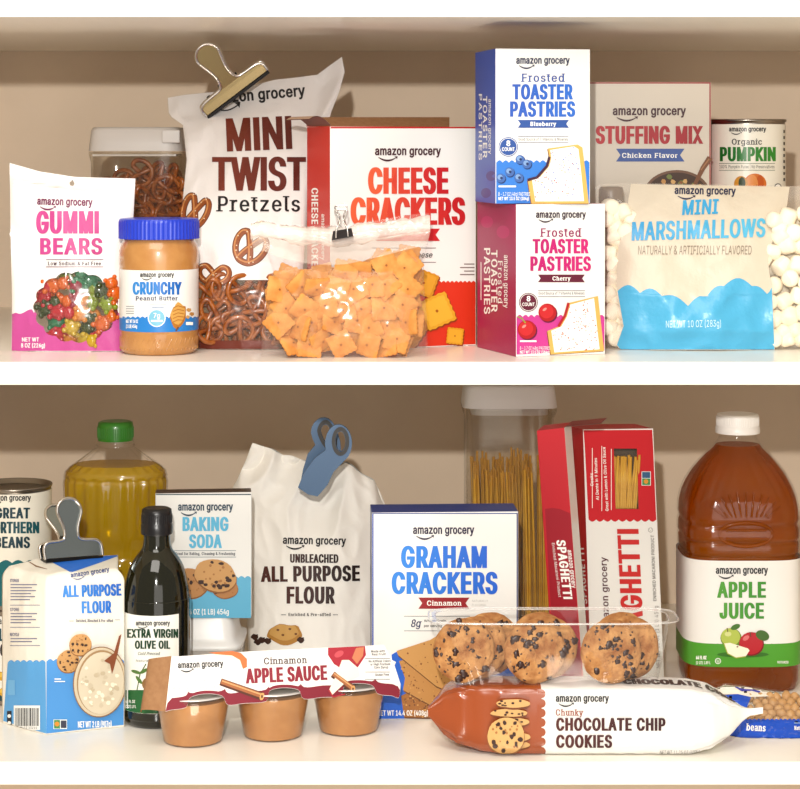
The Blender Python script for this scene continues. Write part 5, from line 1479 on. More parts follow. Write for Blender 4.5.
    for y in (658.2, 671.8, 679): A.rect(365, y, 390, y + .5, (90, 90, 90), 3)
    A.emit(mb, tree, .00016); mb.build('front_panel', o)
    # top, back, ends
    def sheet(name, q, m1, m2=None, th=.0006):
        s_ = MB(); nn = (q[1] - q[0]).cross(q[2] - q[1]).normalized() * th
        s_.add(q, [[0, 1, 2, 3]], m1, False); s_.add([p + nn for p in q], [[3, 2, 1, 0]], m2 or m1, False)
        qq = q + [p + nn for p in q]; s_.add(qq, [[0, 1, 5, 4], [1, 2, 6, 5], [2, 3, 7, 6], [3, 0, 4, 7]], m1, False); return s_
    tl, tr = F[-1], F[-5]
    bk_ = -n * .048 + Vector((0, 0, -.0125))
    def atz(p, z): return Vector((p.x, p.y, z))
    tp = sheet('top', [tl, tr, tr + bk_, tl + bk_], mW); t2 = BVHTree.FromPolygons([tl, tr, tr + bk_, tl + bk_], [[0, 1, 2, 3]])
    mid = (tl + tr) / 2; ex = (tr - tl).normalized(); ey = (-n).normalized(); Tm = []
    V, Fc = glyph2d('APPLE SAUCE', .09, .016, HV); base = tl + ex * .075 - n * .012
    tp.add([base + ex * u + ey * v + Vector((0, 0, .0009)) for u, v in V], Fc, ink((40, 60, 110)), False)
    tp.build('top_panel', o)
    bl = sheet('back', [tl + bk_, tr + bk_, tr + bk_ * 1.22 + Vector((0, 0, -.034)), tl + bk_ * 1.22 + Vector((0, 0, -.034))], mW); bl.build('back_panel', o)
    fl = MB(); e0 = [F[-1], F[0]]; cols_ = []
    back_t, back_b = F[-1] + bk_ * .45, F[0] + bk_ * .45
    nrow = 8; vs = []
    for i in range(nrow + 1):
        t = i / nrow; off = -d * (.020 * math.sin(t * 1.9)); 
        vs += [F[-1].lerp(back_t, t * .8) + off + Vector((0, 0, .001 - .002 * t)), F[0].lerp(back_b, t * .8) + off * 1.1 + Vector((0, 0, .003 * math.sin(t * 3)))]
    fl.add(vs, [[2 * i, 2 * i + 1, 2 * i + 3, 2 * i + 2] for i in range(nrow)], KRAFT, True); fl.add([v - d * .0006 for v in vs], [[2 * i + 2, 2 * i + 3, 2 * i + 1, 2 * i] for i in range(nrow)], KRAFT, True)
    tag(fl.build('end_flap', o), 'curled brown kraft end flap')
applesauce()

# ---- pasta canister with loose spaghetti
o, cx, Yc, hw, zb, lid, z1, z2, LM = canister(463, 558.5, 386.5, 409.5, .33, .105, True, 'pasta_canister', 'tall clear square canister of dry spaghetti with white lid', 'canister', lidcol=(234, 228, 222), lipx=3)
mb = MB(); lathe(mb, cx, Yc, [(hw * .93, z1 - .008), (hw * .93, z1 - .0005)], LM, 48, 7, 1.0); mb.build('seal_plug', lid)
SPG = M('dry_spaghetti', (236, 184, 66), .4, var=(214, 154, 44), vs=40, spec=.5)
R = random.Random(77); g = MB(); Ls = .215; tube(g, [(0, 0, 0), (.0006, 0, Ls * .5), (0, 0, Ls)], .00135, SPG, 6); sp = g.build('spaghetti_strand'); k0 = True
nsp = 0
for row in range(4):
    for i in range(36):
        u = (i + .5) / 36 * 2 - 1; x = cx + u * hw * .90 + R.uniform(-.0006, .0006); y = Yc - .046 + row * .009 + R.uniform(-.002, .002)
        c = sp if k0 else sp.copy()
        if not k0: COL.objects.link(c)
        k0 = False; ln = .995 + R.uniform(-.03, .03) + row * .028 + (.02 if u > .1 else 0)
        lean = .075 * (-1 if R.random() < .12 else 1) * R.uniform(.2, 1) * (1 if u < .75 else -.1)
        if u < -.85: lean = 0
        lean = min(lean, (hw * .93 - (x - cx)) / Ls * .9) if lean > 0 else max(lean, -(hw * .93 + (x - cx)) / Ls * .9)
        c.location = (x, y, zb + .006); c.rotation_euler = (R.uniform(-.01, .01), -lean * -1 if False else -lean * -0.0 + lean * -.6, R.uniform(0, .3)); c.scale = (1, 1, ln)
        tag(c, 'thin dry spaghetti strand standing in the tall canister with white lid', 'pasta', 'spaghetti strands in the tall canister')

# ---- two spaghetti boxes
REDC = CARD((206, 26, 40)); 
def leanbox(bl, br, tl, tr, Yl, Yr, depth, mats, back=0.0):
    """front quad in rows/columns, standing on the lower shelf, back leans by `back` metres at the top"""
    def P(x, y, Yb): 
        v = (pysh(Yb, 1) - y) / (pysh(Yb, 1) - tl[1]); return W(x, y, Yb + back * v)
    f = [P(*bl, Yl), P(*br, Yr), P(*tr, Yr), P(*tl, Yl)]; f[0].z = max(f[0].z, ZL + .0003); f[1].z = max(f[1].z, ZL + .0003)
    n = (f[1] - f[0]).cross(f[3] - f[0]).normalized(); n = -n if n.y < 0 else n
    dr = W(tr[0], tr[1], 0) - CAM; f[2] = CAM + dr * ((f[0] - CAM).dot(n) / dr.dot(n)); n = n * depth
    g = [p + n for p in f]; mb = MB(); hexa(mb, f, g, mats, .0004)
    mb.planes = BVHTree.FromPolygons(f + g, [[0, 1, 2, 3], [4, 0, 3, 7]]); return mb, f, g
def spag_right():
    Yl, Yr = .250, .278; BL, BR = pysh(Yl, 1), pysh(Yr, 1)
    mats = {'all': REDC}
    # front is a panel with a real window, body open behind it
    bl, br, tl, tr = (591.5, BL), (664.5, BR), (583, 429.5), (653, 428.5)
    mb, f, g = leanbox(bl, br, tl, tr, Yl, Yr, .046, mats); tree = mb.planes
    o = thing('spaghetti_box', 'red and white spaghetti box with small window, on the right of the pair', 'box', (f[0].x, Yl, ZL))
    W0 = [(613.8, 448.6), (637, 448.6), (638.6, 509), (615.6, 509)]
    N_ = (f[1] - f[0]).cross(f[3] - f[0]).normalized()
    if N_.y < 0: N_ = -N_
    def on(px, py): dr = W(px, py, 0) - CAM; return CAM + dr * ((f[0] - CAM).dot(N_) / dr.dot(N_))
    hexb = MB(); quads = {'left': (4, 0, 3, 7), 'right': (1, 5, 6, 2), 'top': (3, 2, 6, 7), 'bottom': (4, 5, 1, 0), 'back': (5, 4, 7, 6)}; V8 = f + g
    for kq, idx in quads.items(): hexb.add([V8[i] for i in idx], [[0, 1, 2, 3]], REDC, False)
    loops = [[Vector((0, 0, 0))] * 0]
    outer = [f[0], f[1], f[2], f[3]]; hole = [on(*p) for p in W0]
    def flat(p): return Vector(((p - f[0]).dot((f[1] - f[0]).normalized()), (p - f[0]).dot(((f[3] - f[0]) - (f[1] - f[0]).normalized() * (f[3] - f[0]).dot((f[1] - f[0]).normalized())).normalized()), 0))
    tri = tessellate_polygon([[flat(p) for p in outer], [flat(p) for p in hole]]); hexb.add(outer + hole, [list(t) for t in tri], CW, False)
    inner = [p + N_ * .0008 for p in hole]; hexb.add(hole + inner, [[i, (i + 1) % 4, 4 + (i + 1) % 4, 4 + i] for i in range(4)], KRAFT, False)
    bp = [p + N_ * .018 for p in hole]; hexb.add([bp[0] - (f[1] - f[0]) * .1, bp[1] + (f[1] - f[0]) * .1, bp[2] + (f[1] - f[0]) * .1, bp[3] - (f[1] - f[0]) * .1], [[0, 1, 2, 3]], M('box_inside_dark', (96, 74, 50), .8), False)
    A = Art(); A.Y = Yl; RD = (214, 30, 42)
    wvp = wave(588.6, 656.4, 519.5, 9, -2.2)
    A.poly([(583.6, 430.2), (652.2, 429.8), (653.2, 448.6), (584.9, 448.6)], RD, 1); A.poly([(584.9, 448.6), (613.8, 448.6), (615.6, 509), (588.0, 509)], RD, 1)
    A.poly([(637, 448.6), (653.2, 448.6), (655.8, 509), (638.6, 509)], RD, 1); A.poly([(588.0, 509), (655.8, 509), (656.4, 519.5)] + wvp[::-1], RD, 1)
    A.rect(586, 470, 586.5, 471, RD, 1)
    for x, y0, y1 in ((592, 448, 508), (601.5, 446, 511), (611, 449, 510)): A.rect(x, y0, x + .6, y1, WH, 3)
    L_ = lambda t, x, y, ln, h, c, st, le=.05: A.vtext(t, x, y, ln, h, c, st, down=False, lean=le)
    L_('Cooks', 593.5, 486, 13, 3, WH, MD); L_('Al Dente in 9 Minutes', 599, 500, 42, 3, WH, MD); L_('Great with Lemon & Olive Oil Sauce', 608.6, 511, 64, 3, WH, MD)
    L_('SPAGHETTI', 644.8, 655, 126, 21.5, (216, 44, 44), HV, .05); 
    L_('amazon grocery', 609.5, 631, 74, 6.6, (90, 40, 50), MD, .04); L_('ENRICHED MACARONI PRODUCT', 656.5, 601, 66, 3.2, (130, 124, 120), MD, .04); L_('NET WT 16 OZ (1 LB) 454g', 660.5, 668, 62, 4, (150, 144, 140), SM, .04)
    A.disc(650.5, 530, 2.4, (160, 156, 150), 2); A.disc(650.5, 530, 1.8, WH, 3); A.text('U', 649.6, 651.4, 528.9, 531.1, (120, 116, 110), MD)
    A.rect(641.6, 471.5, 650.8, 485.5, (240, 244, 240), 3); A.rect(642.2, 478.5, 650.2, 485, (70, 150, 80), 4); A.disc(646, 481.5, 2.3, (236, 160, 60), 5); A.rect(642.2, 472, 650.2, 478, (60, 100, 140), 4)
    L_('SPAGHETTI', 585.6 + 1.6, 604, 56, 4.6, WH, HV, .06)
    A.emit(hexb, tree, .0002); hexb.build('carton', o)
    wn = MB(); wn.add([p + N_ * .0009 for p in hole], [[0, 1, 2, 3]], FILM, False); wn.build('window_film', o)
    R = random.Random(6)
    g0 = MB(); tube(g0, [(0, 0, 0), (0, 0, .060)], .0016, SPG, 6); first = g0.build('spaghetti_strand')
    for i in range(22):
        u = ((i % 11) + .5) / 11; p = hole[3].lerp(hole[2], u) + N_ * (.005 + .004 * (i // 11)); q = hole[0].lerp(hole[1], u)
        c = first if i == 0 else first.copy()
        if i: COL.objects.link(c)
        up = (q - p); c.location = p + up * .0; c.rotation_mode = 'XYZ'; c.rotation_euler = (up.to_track_quat('Z', 'Y').to_euler()); c.rotation_euler.y += R.uniform(-.07, .1); c.scale = (1, 1, R.uniform(.78, .9) * up.length / .060)
        tag(c, 'dry spaghetti strand showing in the small window of the red box', 'pasta', 'spaghetti strands in the box window')
spag_right()
def spag_left():
    Yl, Yr = .195, .187; BL, BR = pysh(Yl, 1), pysh(Yr, 1)
    mb, f, g = leanbox((555.5, BL), (585.5, BR), (536.8, 430.7), (564.4, 427.6), Yl, Yr, .040, {'all': REDC, 'right': CW}); o = thing('spaghetti_box', 'red spaghetti box leaning with its narrow side forward and top flap open', 'box', (f[0].x, Yl, ZL))
    A = Art(); A.Y = Yl
    dr = (170, 16, 36)
    A.poly([(545, 509), (552, 508), (560, 509), (570.5, 513.5), (584.2, BR - 1), (556.5, BL - 1)], dr, 1)
    A.vtext('SPAGHETTI', 556.2, 540, 59, 9, WH, HV, True, lean=.125); A.vtext('Enriched Macaroni Product', 551.8, 543, 54, 2.8, WH, SM, True, lean=.125); A.vtext('amazon grocery', 567.5, 550, 38, 4.6, WH, MD, True, lean=.12)
    A.emit(mb, mb.planes, .0002); mb.build('carton', o)
    fl = MB(); a, b = f[3], f[2]; c, d = g[2], g[3]; t = Vector((.038, 0, .004))
    def sh(q, m1, m2): fl.add(q, [[0, 1, 2, 3]], m1, False); fl.add([p + Vector((0, 0, .0006)) for p in q], [[3, 2, 1, 0]], m2, False)
    sh([b + Vector((.001, 0, .0006)), b + t, c + t, c + Vector((.001, 0, .0006))], CARD((214, 200, 190)), CARD((150, 50, 50))); fl.build('top_flap', o)
spag_left()

# ---- apple juice bottle
def juice():
    Yf = .245; Y = Yf + .062; k = kk(Y); cx = W(737.6, 0, Y).x; zr = lambda py: EZ - (py - HY) * k; zl = lambda py: EZ - (py - HY) * kk(Yf)
    z = lambda py: zr(py) if py < 530 else (zl(py) if py > 562 else zr(py) + (zl(py) - zr(py)) * (py - 530) / 32); zb = ZL + .0003
    o = thing('apple_juice_bottle', 'large clear bottle of amber apple juice with white cap and green label', 'bottle', (cx, Y, ZL))
    JU = M('amber_juice', (166, 84, 0), .12, spec=.3, coat=.15, var=(136, 62, 0), vs=9, trans=(.35, (240, 140, 24)))
    prof = [(.86, zb), (.94, zb + .004), (.98, zb + .012), (.985, z(668)), (1.0, z(666)), (1.0, z(562)), (.985, z(558)), (.96, z(556)), (.985, z(551)), (.99, z(538)), (.965, z(534)), (.995, z(530)), (.99, z(521)), (.965, z(517)), (.99, z(512)), (.98, z(501)), (.94, z(491)), (.87, z(481)), (.77, z(470)), (.66, z(461)), (.55, z(453)), (.437, z(446.7)), (.35, z(440)), (.32, z(437)), (.31, z(434)), (.31, z(430))]
    Rr = 58.6 * k
    def dens(p, m=3):
        q = []
        for (r0, z0), (r1, z1) in zip(p, p[1:]):
            for t in range(m): q.append((r0 + (r1 - r0) * t / m, z0 + (z1 - z0) * t / m))
        return q + [p[-1]]
    def rg(p, kf, ribs=True):
        out = []; n = 144
        for r, zz in p:
            e = 4.2 if zz < z(505) else 2.0 + 2.2 * max(0, (z(445) - zz) / (z(445) - z(505)))
            g = ring(cx, Y, zz, Rr * r * kf, Rr * r * kf * .92, n, e)
            if ribs and z(502) < zz < z(448):
                t = (zz - z(502)) / (z(448) - z(502)); amp = .022 * math.sin(math.pi * t) ** .7
                for i, q in enumerate(g):
                    w = 1 + amp * abs(math.sin(i / n * 2 * math.pi * 11)) ** .6; q.x = cx + (q.x - cx) * w; q.y = Y + (q.y - Y) * w
            out.append(g)
        return out
    D = dens(prof); PL = film('juice_bottle_plastic', .0, .7, rough=.06)
    mb = MB(); loft(mb, rg(D, 1.0), PL, True, False)
    # pressed oval emblem and fan ribs on the shoulder
    mb.build('clear_bottle', o)
    yv = Y - Rr * .92
    em = MB()
    for rx, rz, rr in ((26, 11.5, .0022),):
        pts = [Vector((cx + rx * k * math.cos(t * math.pi / 20), yv + .0016 + .0022 * abs(math.cos(t * math.pi / 20)) ** 3, z(525) + rz * k * math.sin(t * math.pi / 20))) for t in range(40)]; tube(em, pts, rr, JU, 8, closed=True)
    for dz in (-4, 4):
        tube(em, [Vector((cx + x * k, yv + .0018, z(525 + dz))) for x in range(-20, 21, 5)], .0016, JU, 8)
    for i in range(11):
        a = math.radians(28 + i * 12.4); c_, s_ = math.cos(a), math.sin(a)
        p = []
        for t in (0, .25, .5, .75, 1):
            x = (22 + 15 * t) * 1.05 * c_; y_ = 507 - (2 + 24 * t) * s_ * 1.0 + 3
            rr = 1.0; zz = z(y_); 
            # surface depth at this height
            import bisect
            ra = [q[0] for q in D if q[1] <= zz]; r_at = ra[-1] if ra else .98
            yy = Y - Rr * .92 * r_at * max(.2, 1 - abs(x * k / (Rr * r_at)) ** 3.2) ** (1 / 3.2)
            p.append(Vector((cx + x * k, yy + .0006, zz)))
        tube(em, crom(p, 3), [.0012] * 13, PL if 0 else JU, 8)
    em.build('pressed_emblem', o)
    lq = [(q[0], max(zb + .001, q[1] - .0018)) for q in D if q[1] < z(440)]; m2 = MB(); loft(m2, rg(lq, .978), JU, True, True); m2.build('juice', o)
    lb = MB(); loft(lb, [ring(cx, Y, zz, Rr * 1.004, Rr * .92 * 1.004, 144, 4.2) for zz in (z(644.5), z(561))], CARD((236, 233, 226), .35), False, False); loft(lb, [ring(cx, Y, zz, Rr * 1.004, Rr * .92 * 1.004, 144, 4.2) for zz in (z(667.8), z(644.5))], ink((84, 168, 48), .35), False, False); tree = lb.bvh(); A = Art(); A.Y = Yf
    gr = (84, 168, 48)
    A.poly([(684, 648)] + wave(684, 792, 643.4, 16, -1.8) + [(792, 648)], gr, 1)
    A.logo(715.8, 768, 573.8, BK, cap=.145); A.text('APPLE', 717, 766, 581.8, 597.8, gr, HV, col2=(60, 150, 40)); A.text('JUICE', 719.4, 764, 602.8, 618.7, gr, HV, col2=(60, 150, 40))
    A.disc(743, 654.5, 26, (56, 120, 34), 2, 3)
    A.disc(731, 638, 10.6, (120, 150, 40), 3, 10); A.disc(730.5, 637, 9.6, (190, 206, 84), 4, 9); A.disc(728, 634, 3.4, (226, 232, 150), 5, 2.4); A.stroke([(728, 632), (727, 628)], .9, (90, 60, 30), 5); A.disc(735.5, 627, 5, (70, 120, 40), 5, 2.6, rot=-.4)
    A.disc(751.5, 644, 12.6, (130, 10, 24), 5, 12); A.disc(751, 643.4, 11.8, (196, 26, 40), 6, 11.2); A.disc(746, 638, 3.6, (236, 120, 120), 7, 2.2, rot=-.6); A.disc(762.5, 635.5, 7, (70, 110, 40), 7, 5, rot=.4); A.stroke([(751, 637), (750, 632)], .9, (90, 60, 30), 8)
    A.poly([(724, 643.5), (730, 642.8), (748, 648.5), (749.5, 650.5), (746, 656), (736, 657.5), (727, 653)], (246, 238, 212), 8); A.stroke([(724, 644), (727.5, 653.5), (736, 658), (746, 656.6)], 1, (170, 190, 60), 9); A.disc(737.5, 646.8, 1, (110, 60, 30), 9, .7)
    A.text('64 FL OZ', 696, 706.5, 655.8, 659.4, WH, HV); A.text('(2 QT) 1.89 L', 696, 710.5, 661.2, 664.2, WH, MD); A.disc(718, 661, 3, WH, 3); A.disc(718, 661, 2.3, gr, 4); A.text('U', 716.8, 719.2, 659.6, 662.4, WH, MD, layer=5); A.text('PASTEURIZED', 777.5, 788.5, 661, 663.4, WH, MD)
    A.emit(lb, tree, .0002, step=4, rough=.35); lb.build('paper_label', o)
    WC = M('white_cap', (232, 228, 222), .35, spec=.5); cp = MB(); lathe(cp, cx, Y, [(22 * k, z(432.5)), (22.2 * k, z(431)), (22 * k, z(426.5)), (21.2 * k, z(425.5)), (21 * k, z(416)), (20.2 * k, z(414)), (18 * k, z(413.4))], WC, 60)
    for i in range(72):
        a = 2 * math.pi * i / 72; tube(cp, [Vector((cx + 21 * k * math.cos(a), Y + 21 * k * math.sin(a), zz)) for zz in (z(425), z(416))], .00045, WC, 5)
    cp.build('screw_cap', o)
juice()

# ---- bag of garbanzo beans
def pea_bag():
    Y0 = .078; B_ = pysh(Y0, 1); o = thing('dried_beans_bag', 'blue bag of garbanzo beans with clear window, lying in front of the juice bottle', 'bag', (W(780, 0, Y0).x, Y0, ZL))
    L = [(726, B_), (722, 725), (716, 705), (710, 690)]; T = [(710, 690), (725, 684), (745, 686), (775, 691), (800, 694), (838, 696)]; Rr = [(836, B_), (838, 720), (838, 696)]; B = [(726, B_), (836, B_)]
    def half(u, v): return .020 * max(0, math.sin(math.pi * u)) ** .4 * max(0, math.sin(math.pi * (.12 + .86 * v))) ** .5 + .0004
    F1 = film('bean_film', .04, .9, bump=.3, bs=40)
    def wr(u, v, s): return .004 * crumple(u, v, 4, 71, 2)
    mb = MB(); bag(mb, L, Rr, T, B, lambda u, v: Y0 + .014 + .062 * v, half, F1, 60, 40, wr, ZL); tree = mb.bvh(); mb.build('clear_film', o)
    A = Art(); A.Y = Y0; BL = (24, 84, 206)
    A.poly([(727, B_ - .5), (722.6, 725), (720, 712)] + wave(730, 836, 720, 24, 1.3) + [(834, 722), (835, B_ - .5)], BL, 1)
    A.poly([(727, 722), (721, 710), (718, 700), (724, 695), (738, 694), (751, 697), (747, 707), (744, 721)], BL, 1)
    A.poly([(711.5, 690), (725, 684.8), (745, 686.8), (775, 691.8), (800, 694.6), (800, 698), (775, 696), (751, 697), (738, 694), (722, 694)], (238, 230, 214), 1)
    A.stroke([(735, 686.5), (742, 690), (752, 690), (760, 692)], [1, 2.6, 1.4, 2.2], (70, 70, 180), 3)
    A.text('beans', 746.5, 765.5, 723.4, 730.4, WH, SFB, -3); A.rect(794, 722.5, 804, 723.5, (150, 180, 230), 3); A.text('Natural', 794.4, 806, 726, 730, WH, SFB)
    p = MB(); A.emit(p, tree, .00026, step=3, rough=.35); p.build('printed_film', o)
    GB = M('garbanzo_bean', (214, 168, 112), .6, var=(198, 148, 92), vs=120, bump=.2, bs=160)
    g = MB(); ell(g, (0, 0, 0), (.0052, .0046, .0046), GB, 12, 8, fn=lambda p: 1 + .06 * noise.noise(p * 2) + (.16 if p.x > .9 else 0)); be = g.build('garbanzo_bean'); R = random.Random(12); k0 = True
    for row in range(5):
        for i in range(10):
            x = 751 + i * 9 + (row % 2) * 4.5 + R.uniform(-1.5, 1.5); y = 720 - row * 5.6 + R.uniform(-1, 1); v = (B_ - y) / (B_ - 692)
            if x > 832: continue
            c = be if k0 else be.copy()
            if not k0: COL.objects.link(c)
            k0 = False; c.location = W(x, y, Y0 + .014 + .062 * v - .006); c.rotation_euler = (R.uniform(0, 6), R.uniform(0, 6), R.uniform(0, 6)); s_ = R.uniform(.85, 1.15); c.scale = (s_, s_, s_)
            tag(c, 'pale dried garbanzo bean behind the clear window of the blue bag', 'bean', 'garbanzo beans in the bag window')
pea_bag()

# ---- cookie package in front
def cookie_pack():
    o = thing('cookie_package', 'white and orange-brown package of chocolate chip cookies with crimped ends, at the front edge', 'package', W(590, 756, .03))
    Yf = .018
    SEC = [(428, 708, 716, .004, .040), (434, 703, 722, .012, .038), (444, 693, 735, .028, .034), (458, 688, 744, .046, .027), (482, 687.5, 753, .052, .021), (500, 687.5, 756, .054, .018), (560, 688, 757, .054, .018), (620, 688.5, 757, .054, .018), (670, 689, 756.8, .054, .018), (693, 690, 756, .053, .018), (712, 694, 749, .046, .021), (730, 702, 736, .028, .030), (742, 708, 722, .010, .038), (749, 709, 716, .003, .040), (763, 707.5, 713.5, .0006, .040)]
    rings = []; M_ = 64
    def interp(x):
        for a, b in zip(SEC, SEC[1:]):
            if x <= b[0]: t = (x - a[0]) / (b[0] - a[0]); t = t * t * (3 - 2 * t) if 0 else t; return [a[i] + (b[i] - a[i]) * t for i in range(5)]
        return list(SEC[-1])
    xs = [428 + (763 - 428) * i / 130 for i in range(131)]
    for x in xs:
        _, yt, yb, dep, yo = interp(x); p0 = W(x, yb, yo); p1 = W(x, yt, yo); p0.z = max(p0.z, ZL + .0004 + (0 if 482 < x < 700 else 0)); zc = (p0.z + p1.z) / 2; hz = (p1.z - p0.z) / 2; hy = dep / 2; yc = yo + hy; rg = []
        edge = max(0, (482 - x) / 54, (x - 693) / 70)
        for k in range(M_):
            a = 2 * math.pi * k / M_; e = 8
            cy, cz = math.cos(a), math.sin(a)
            yy = hy * math.copysign(abs(cy) ** (2 / e), cy); zz = hz * math.copysign(abs(cz) ** (2 / e), cz)
            w = 1 + .16 * crumple(x / 60, k / M_ * 4, 3.0, 55) * min(1, .10 + edge * 1.8)
            rg.append(Vector((p0.x, yc + yy * w, max(ZL + .0004, zc + zz * w))))
        rings.append(rg)
    WF = M('white_wrapper', (230, 227, 221), .32, spec=.5, coat=.2); ORM = M('orange_wrapper', (166, 76, 30), .25, spec=.6, coat=.5); ic = next(i for i, x in enumerate(xs) if x > 539)
    mb = MB(); loft(mb, rings[:ic + 1], ORM, True, False); loft(mb, rings[ic:], WF, False, True)
    # orange end: same skin, coloured left of the scalloped line
    tree = mb.bvh(); A = Art(); A.Y = Yf; OR = (176, 84, 36)
    sc = []
    for k in range(7):
        for j in range(9): q = j / 9; sc.append((540.5 + 5.2 * math.sqrt(max(0, 1 - (2 * q - 1) ** 2)), 756.2 - (k + q) * 9.6))
    A.poly([(537, 756.2)] + sc + [(541, 688.9), (537, 688.9)], ORM, 1)
    def flatc(x, y, rx, ry, L, seed):
        A.disc(x, y + 1.2, rx, (120, 60, 20), L, ry, wob=.12, seed=seed, n=24); A.disc(x, y, rx, (222, 172, 106), L + 1, ry * .85, wob=.12, seed=seed, n=24)
        R = random.Random(seed)
        for i in range(7): A.disc(x + R.uniform(-.8, .8) * rx, y + R.uniform(-.5, .5) * ry, R.uniform(1, 1.9), (60, 30, 18), L + 2, R.uniform(.7, 1.3), n=8)
    flatc(513, 745, 17, 5, 2, 9); flatc(514, 737, 17, 5.5, 4, 8); flatc(512, 722, 18, 5, 6, 3); flatc(509, 713, 18.5, 4.6, 8, 2); flatc(513, 703.5, 17.5, 5, 10, 1)
    cookie_art(A, 506, 736, 18.5, 12, 41, n=13, dough=(226, 174, 106))
    A.logo(555.7, 609, 701.8, BK, cap=.14); A.text('Chunky', 555.7, 583, 709.4, 715.6, (150, 70, 40), SF)
    dk = (84, 26, 22)
    A.text('CHOCOLATE CHIP', 556, 665.6, 718, 730.8, dk, HV, col2=(56, 18, 20)); A.text('COOKIES', 556, 612.2, 735, 747.8, dk, HV, col2=(70, 22, 22)); A.text('NET WT 11.75 OZ (333g)', 660, 700, 750.6, 754.2, (130, 126, 122), SM)
    A.emit(mb, tree, .0004, step=2.5, rough=.32)
    # lettering and a printed cookie strip along the top face
    zt = W(0, 688, Yf).z; tz = []
    V, Fc = glyph2d('CHOCOLATE CHIP', .11, .018, HV); b0 = W(640, 0, 0).x
    def top_at(x, y):
        h = tree.ray_cast(Vector((x, y, zt + .05)), Vector((0, 0, -1))); return (h[0].z if h[0] is not None else zt) + .0006
    mb.add([Vector((b0 - .012 + u, .034 + v, top_at(b0 - .012 + u, .034 + v))) for u, v in V], Fc, ink((60, 30, 24)), False)
    mb.build('wrapper', o)
cookie_pack()
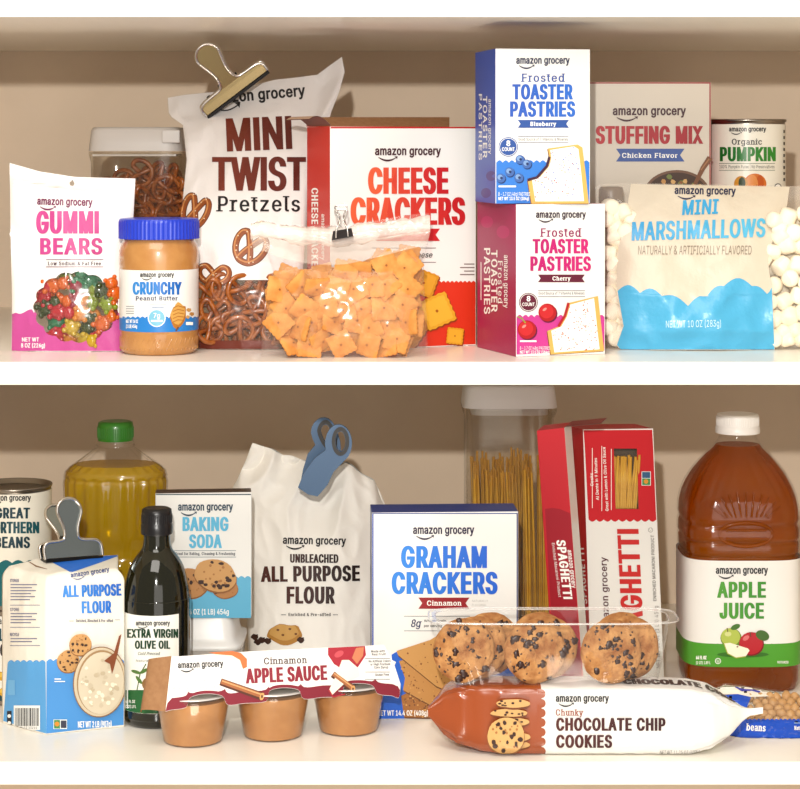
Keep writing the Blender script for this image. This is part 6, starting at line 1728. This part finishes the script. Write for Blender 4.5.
# ---- clear tray of cookies on the package
def cookies():
    CLR = film('tray_plastic', .02, .9, hz=(250, 246, 240), rough=.08); RIM = film('tray_rim_plastic', .22, 1.5, hz=(250, 246, 240), rough=.05)  # extra white haze in the rim stands for its bright edge highlights
    ztop = W(0, 687, .03).z + .0012; Yf, Yb = .022, .085
    o = thing('cookie_tray', 'clear plastic tray of chocolate chip cookies lying on the cookie package', 'tray', (W(555, 0, .05).x, .05, ztop))
    zr = W(0, 624, Yf).z
    def rect(x0, x1, y0, y1, z, e=5, n=96): 
        a, b = W(x0, 0, Yf).x, W(x1, 0, Yf).x; return ring((a + b) / 2, (y0 + y1) / 2, z, (b - a) / 2, (y1 - y0) / 2, n, e)
    rg = []
    for t in range(11):
        q = t / 10; z = ztop + (zr - ztop) * q; w = (1 - q) ** 1.6
        r = rect(440 + 14 * w - 4 * q, 664 + 6 * q + -6 * w + 2, Yf + .006 * w, Yb - .006 * w, z)
        for i, p in enumerate(r):
            s_ = math.sin(i / 96 * 2 * math.pi * 24) * .0007 * (1 - q) ** .4; p.y += s_ * (-1 if p.y < (Yf + Yb) / 2 else 1)
            # waists between the three wells
            fx = (p.x - W(448, 0, Yf).x) / (W(660, 0, Yf).x - W(448, 0, Yf).x); c = max(0, math.cos((fx * 3 - 1.0) * 2 * math.pi) ) ** 8 if .2 < fx < .8 else 0
            p.y += (.006 * c * (1 - q * .8)) * (1 if p.y < (Yf + Yb) / 2 else -1)
        rg.append(r)
    mb = MB(); loft(mb, rg, CLR, True, False); mb.build('tray_wells', o)
    rm = MB(); a = rect(436, 672, Yf, Yb, zr); b = rect(429, 681, Yf - .005, Yb + .005, zr + .0004); loft(rm, [a, b], RIM, False, False); tube(rm, [p + Vector((0, 0, .0004)) for p in b], .0008, RIM, 6, closed=True); tube(rm, [p + Vector((0, 0, .0002)) for p in a], .0007, RIM, 6, closed=True); rm.build('tray_rim', o)
    def cookie_mesh(seed, r=.0305, nch=20):
        R = random.Random(seed); g = MB(); n, m = 72, 22; vs = []; fs = []; th = .0068
        def hgt(q, a): return th * (1 - q ** 4) ** .5 + .0012 * noise.noise(Vector((q * 5 * math.cos(a), q * 5 * math.sin(a), seed))) - .0012 * max(0, 1 - abs(noise.noise(Vector((q * 7 * math.cos(a), q * 7 * math.sin(a), seed + 4)))) * 9) + .0008 * noise.noise(Vector((q * 16 * math.cos(a), q * 16 * math.sin(a), seed)))
        for sg in (-1, 1):
            b = len(vs)
            for j in range(m + 1):
                q = j / m
                for i in range(n):
                    a = 2 * math.pi * i / n; rr = r * q * (1 + .035 * noise.noise(Vector((math.cos(a) * 2, math.sin(a) * 2, seed))) + .012 * noise.noise(Vector((math.cos(a) * 7, math.sin(a) * 7, seed))))
                    y = sg * (hgt(q, a) * (1 if sg < 0 else .45) if j < m else 0.0); vs.append(Vector((rr * math.cos(a), y, rr * math.sin(a))))
            for j in range(m):
                for i in range(n):
                    k = (i + 1) % n; f = [b + j * n + i, b + j * n + k, b + (j + 1) * n + k, b + (j + 1) * n + i]; fs.append(f if sg > 0 else f[::-1])
        g.add(vs, fs, DOUGH, True)
        for i in range(nch):
            a = R.uniform(0, 6.28); q = math.sqrt(R.uniform(.01, .86)); x, z_ = r * q * math.cos(a), r * q * math.sin(a); s_ = R.choice((.0012, .0018, .0024, .003, .0036))
            Rm = Matrix.Rotation(R.uniform(0, 6.28), 3, 'Y')
            ell(g, (x, -hgt(q, a) + .0002, z_), (s_ * R.uniform(.7, 1.5), s_ * .28, s_), CHOC, 9, 6, fn=lambda p, i=i: 1 + .75 * noise.noise(p * 1.9 + Vector((i * 3, 0, seed))), R=Rm)
        for i in range(16):
            a = R.uniform(0, 6.28); q = math.sqrt(R.uniform(.01, .9)); s_ = R.uniform(.0006, .0012); ell(g, (r * q * math.cos(a), -hgt(q, a) + .0001, r * q * math.sin(a)), (s_ * 1.6, s_ * .5, s_), CHOC, 6, 4, R=Matrix.Rotation(R.uniform(0, 6), 3, 'Y'))
        return g
    spec = [(464, 651, 'left well'), (535, 656.5, 'middle well'), (611, 656.5, 'right well')]
    k = 0
    for w, (x, y, nm) in enumerate(spec):
        for d in range(3):
            if w == 0: xx, yy, rt = x + d * 13, y + (-4, -1, 0)[d] + (3 if d == 0 else 0), .16
            elif w == 1: xx, yy, rt = x + (0, 12, 4)[d], y + (0, -3, -4)[d], .14
            else: xx, yy, rt = x + (0, 18, 10)[d], y + (0, -3, -4)[d], .18
            Yk = Yf + .013 + d * .0165; c = cookie_mesh(10 * w + d, nch=36 if d == 0 else 18).build('chocolate_chip_cookie'); p = W(xx, yy, Yk); p.z = max(p.z, ztop + .0318)
            c.location = p; c.rotation_euler = (-.08, R2.uniform(-.3, .3), rt)
            tag(c, '%s chocolate chip cookie standing in the %s of the clear tray' % (('front', 'second', 'rear')[d], nm), 'cookie', 'cookies in the clear tray')
R2 = random.Random(1)
cookies()
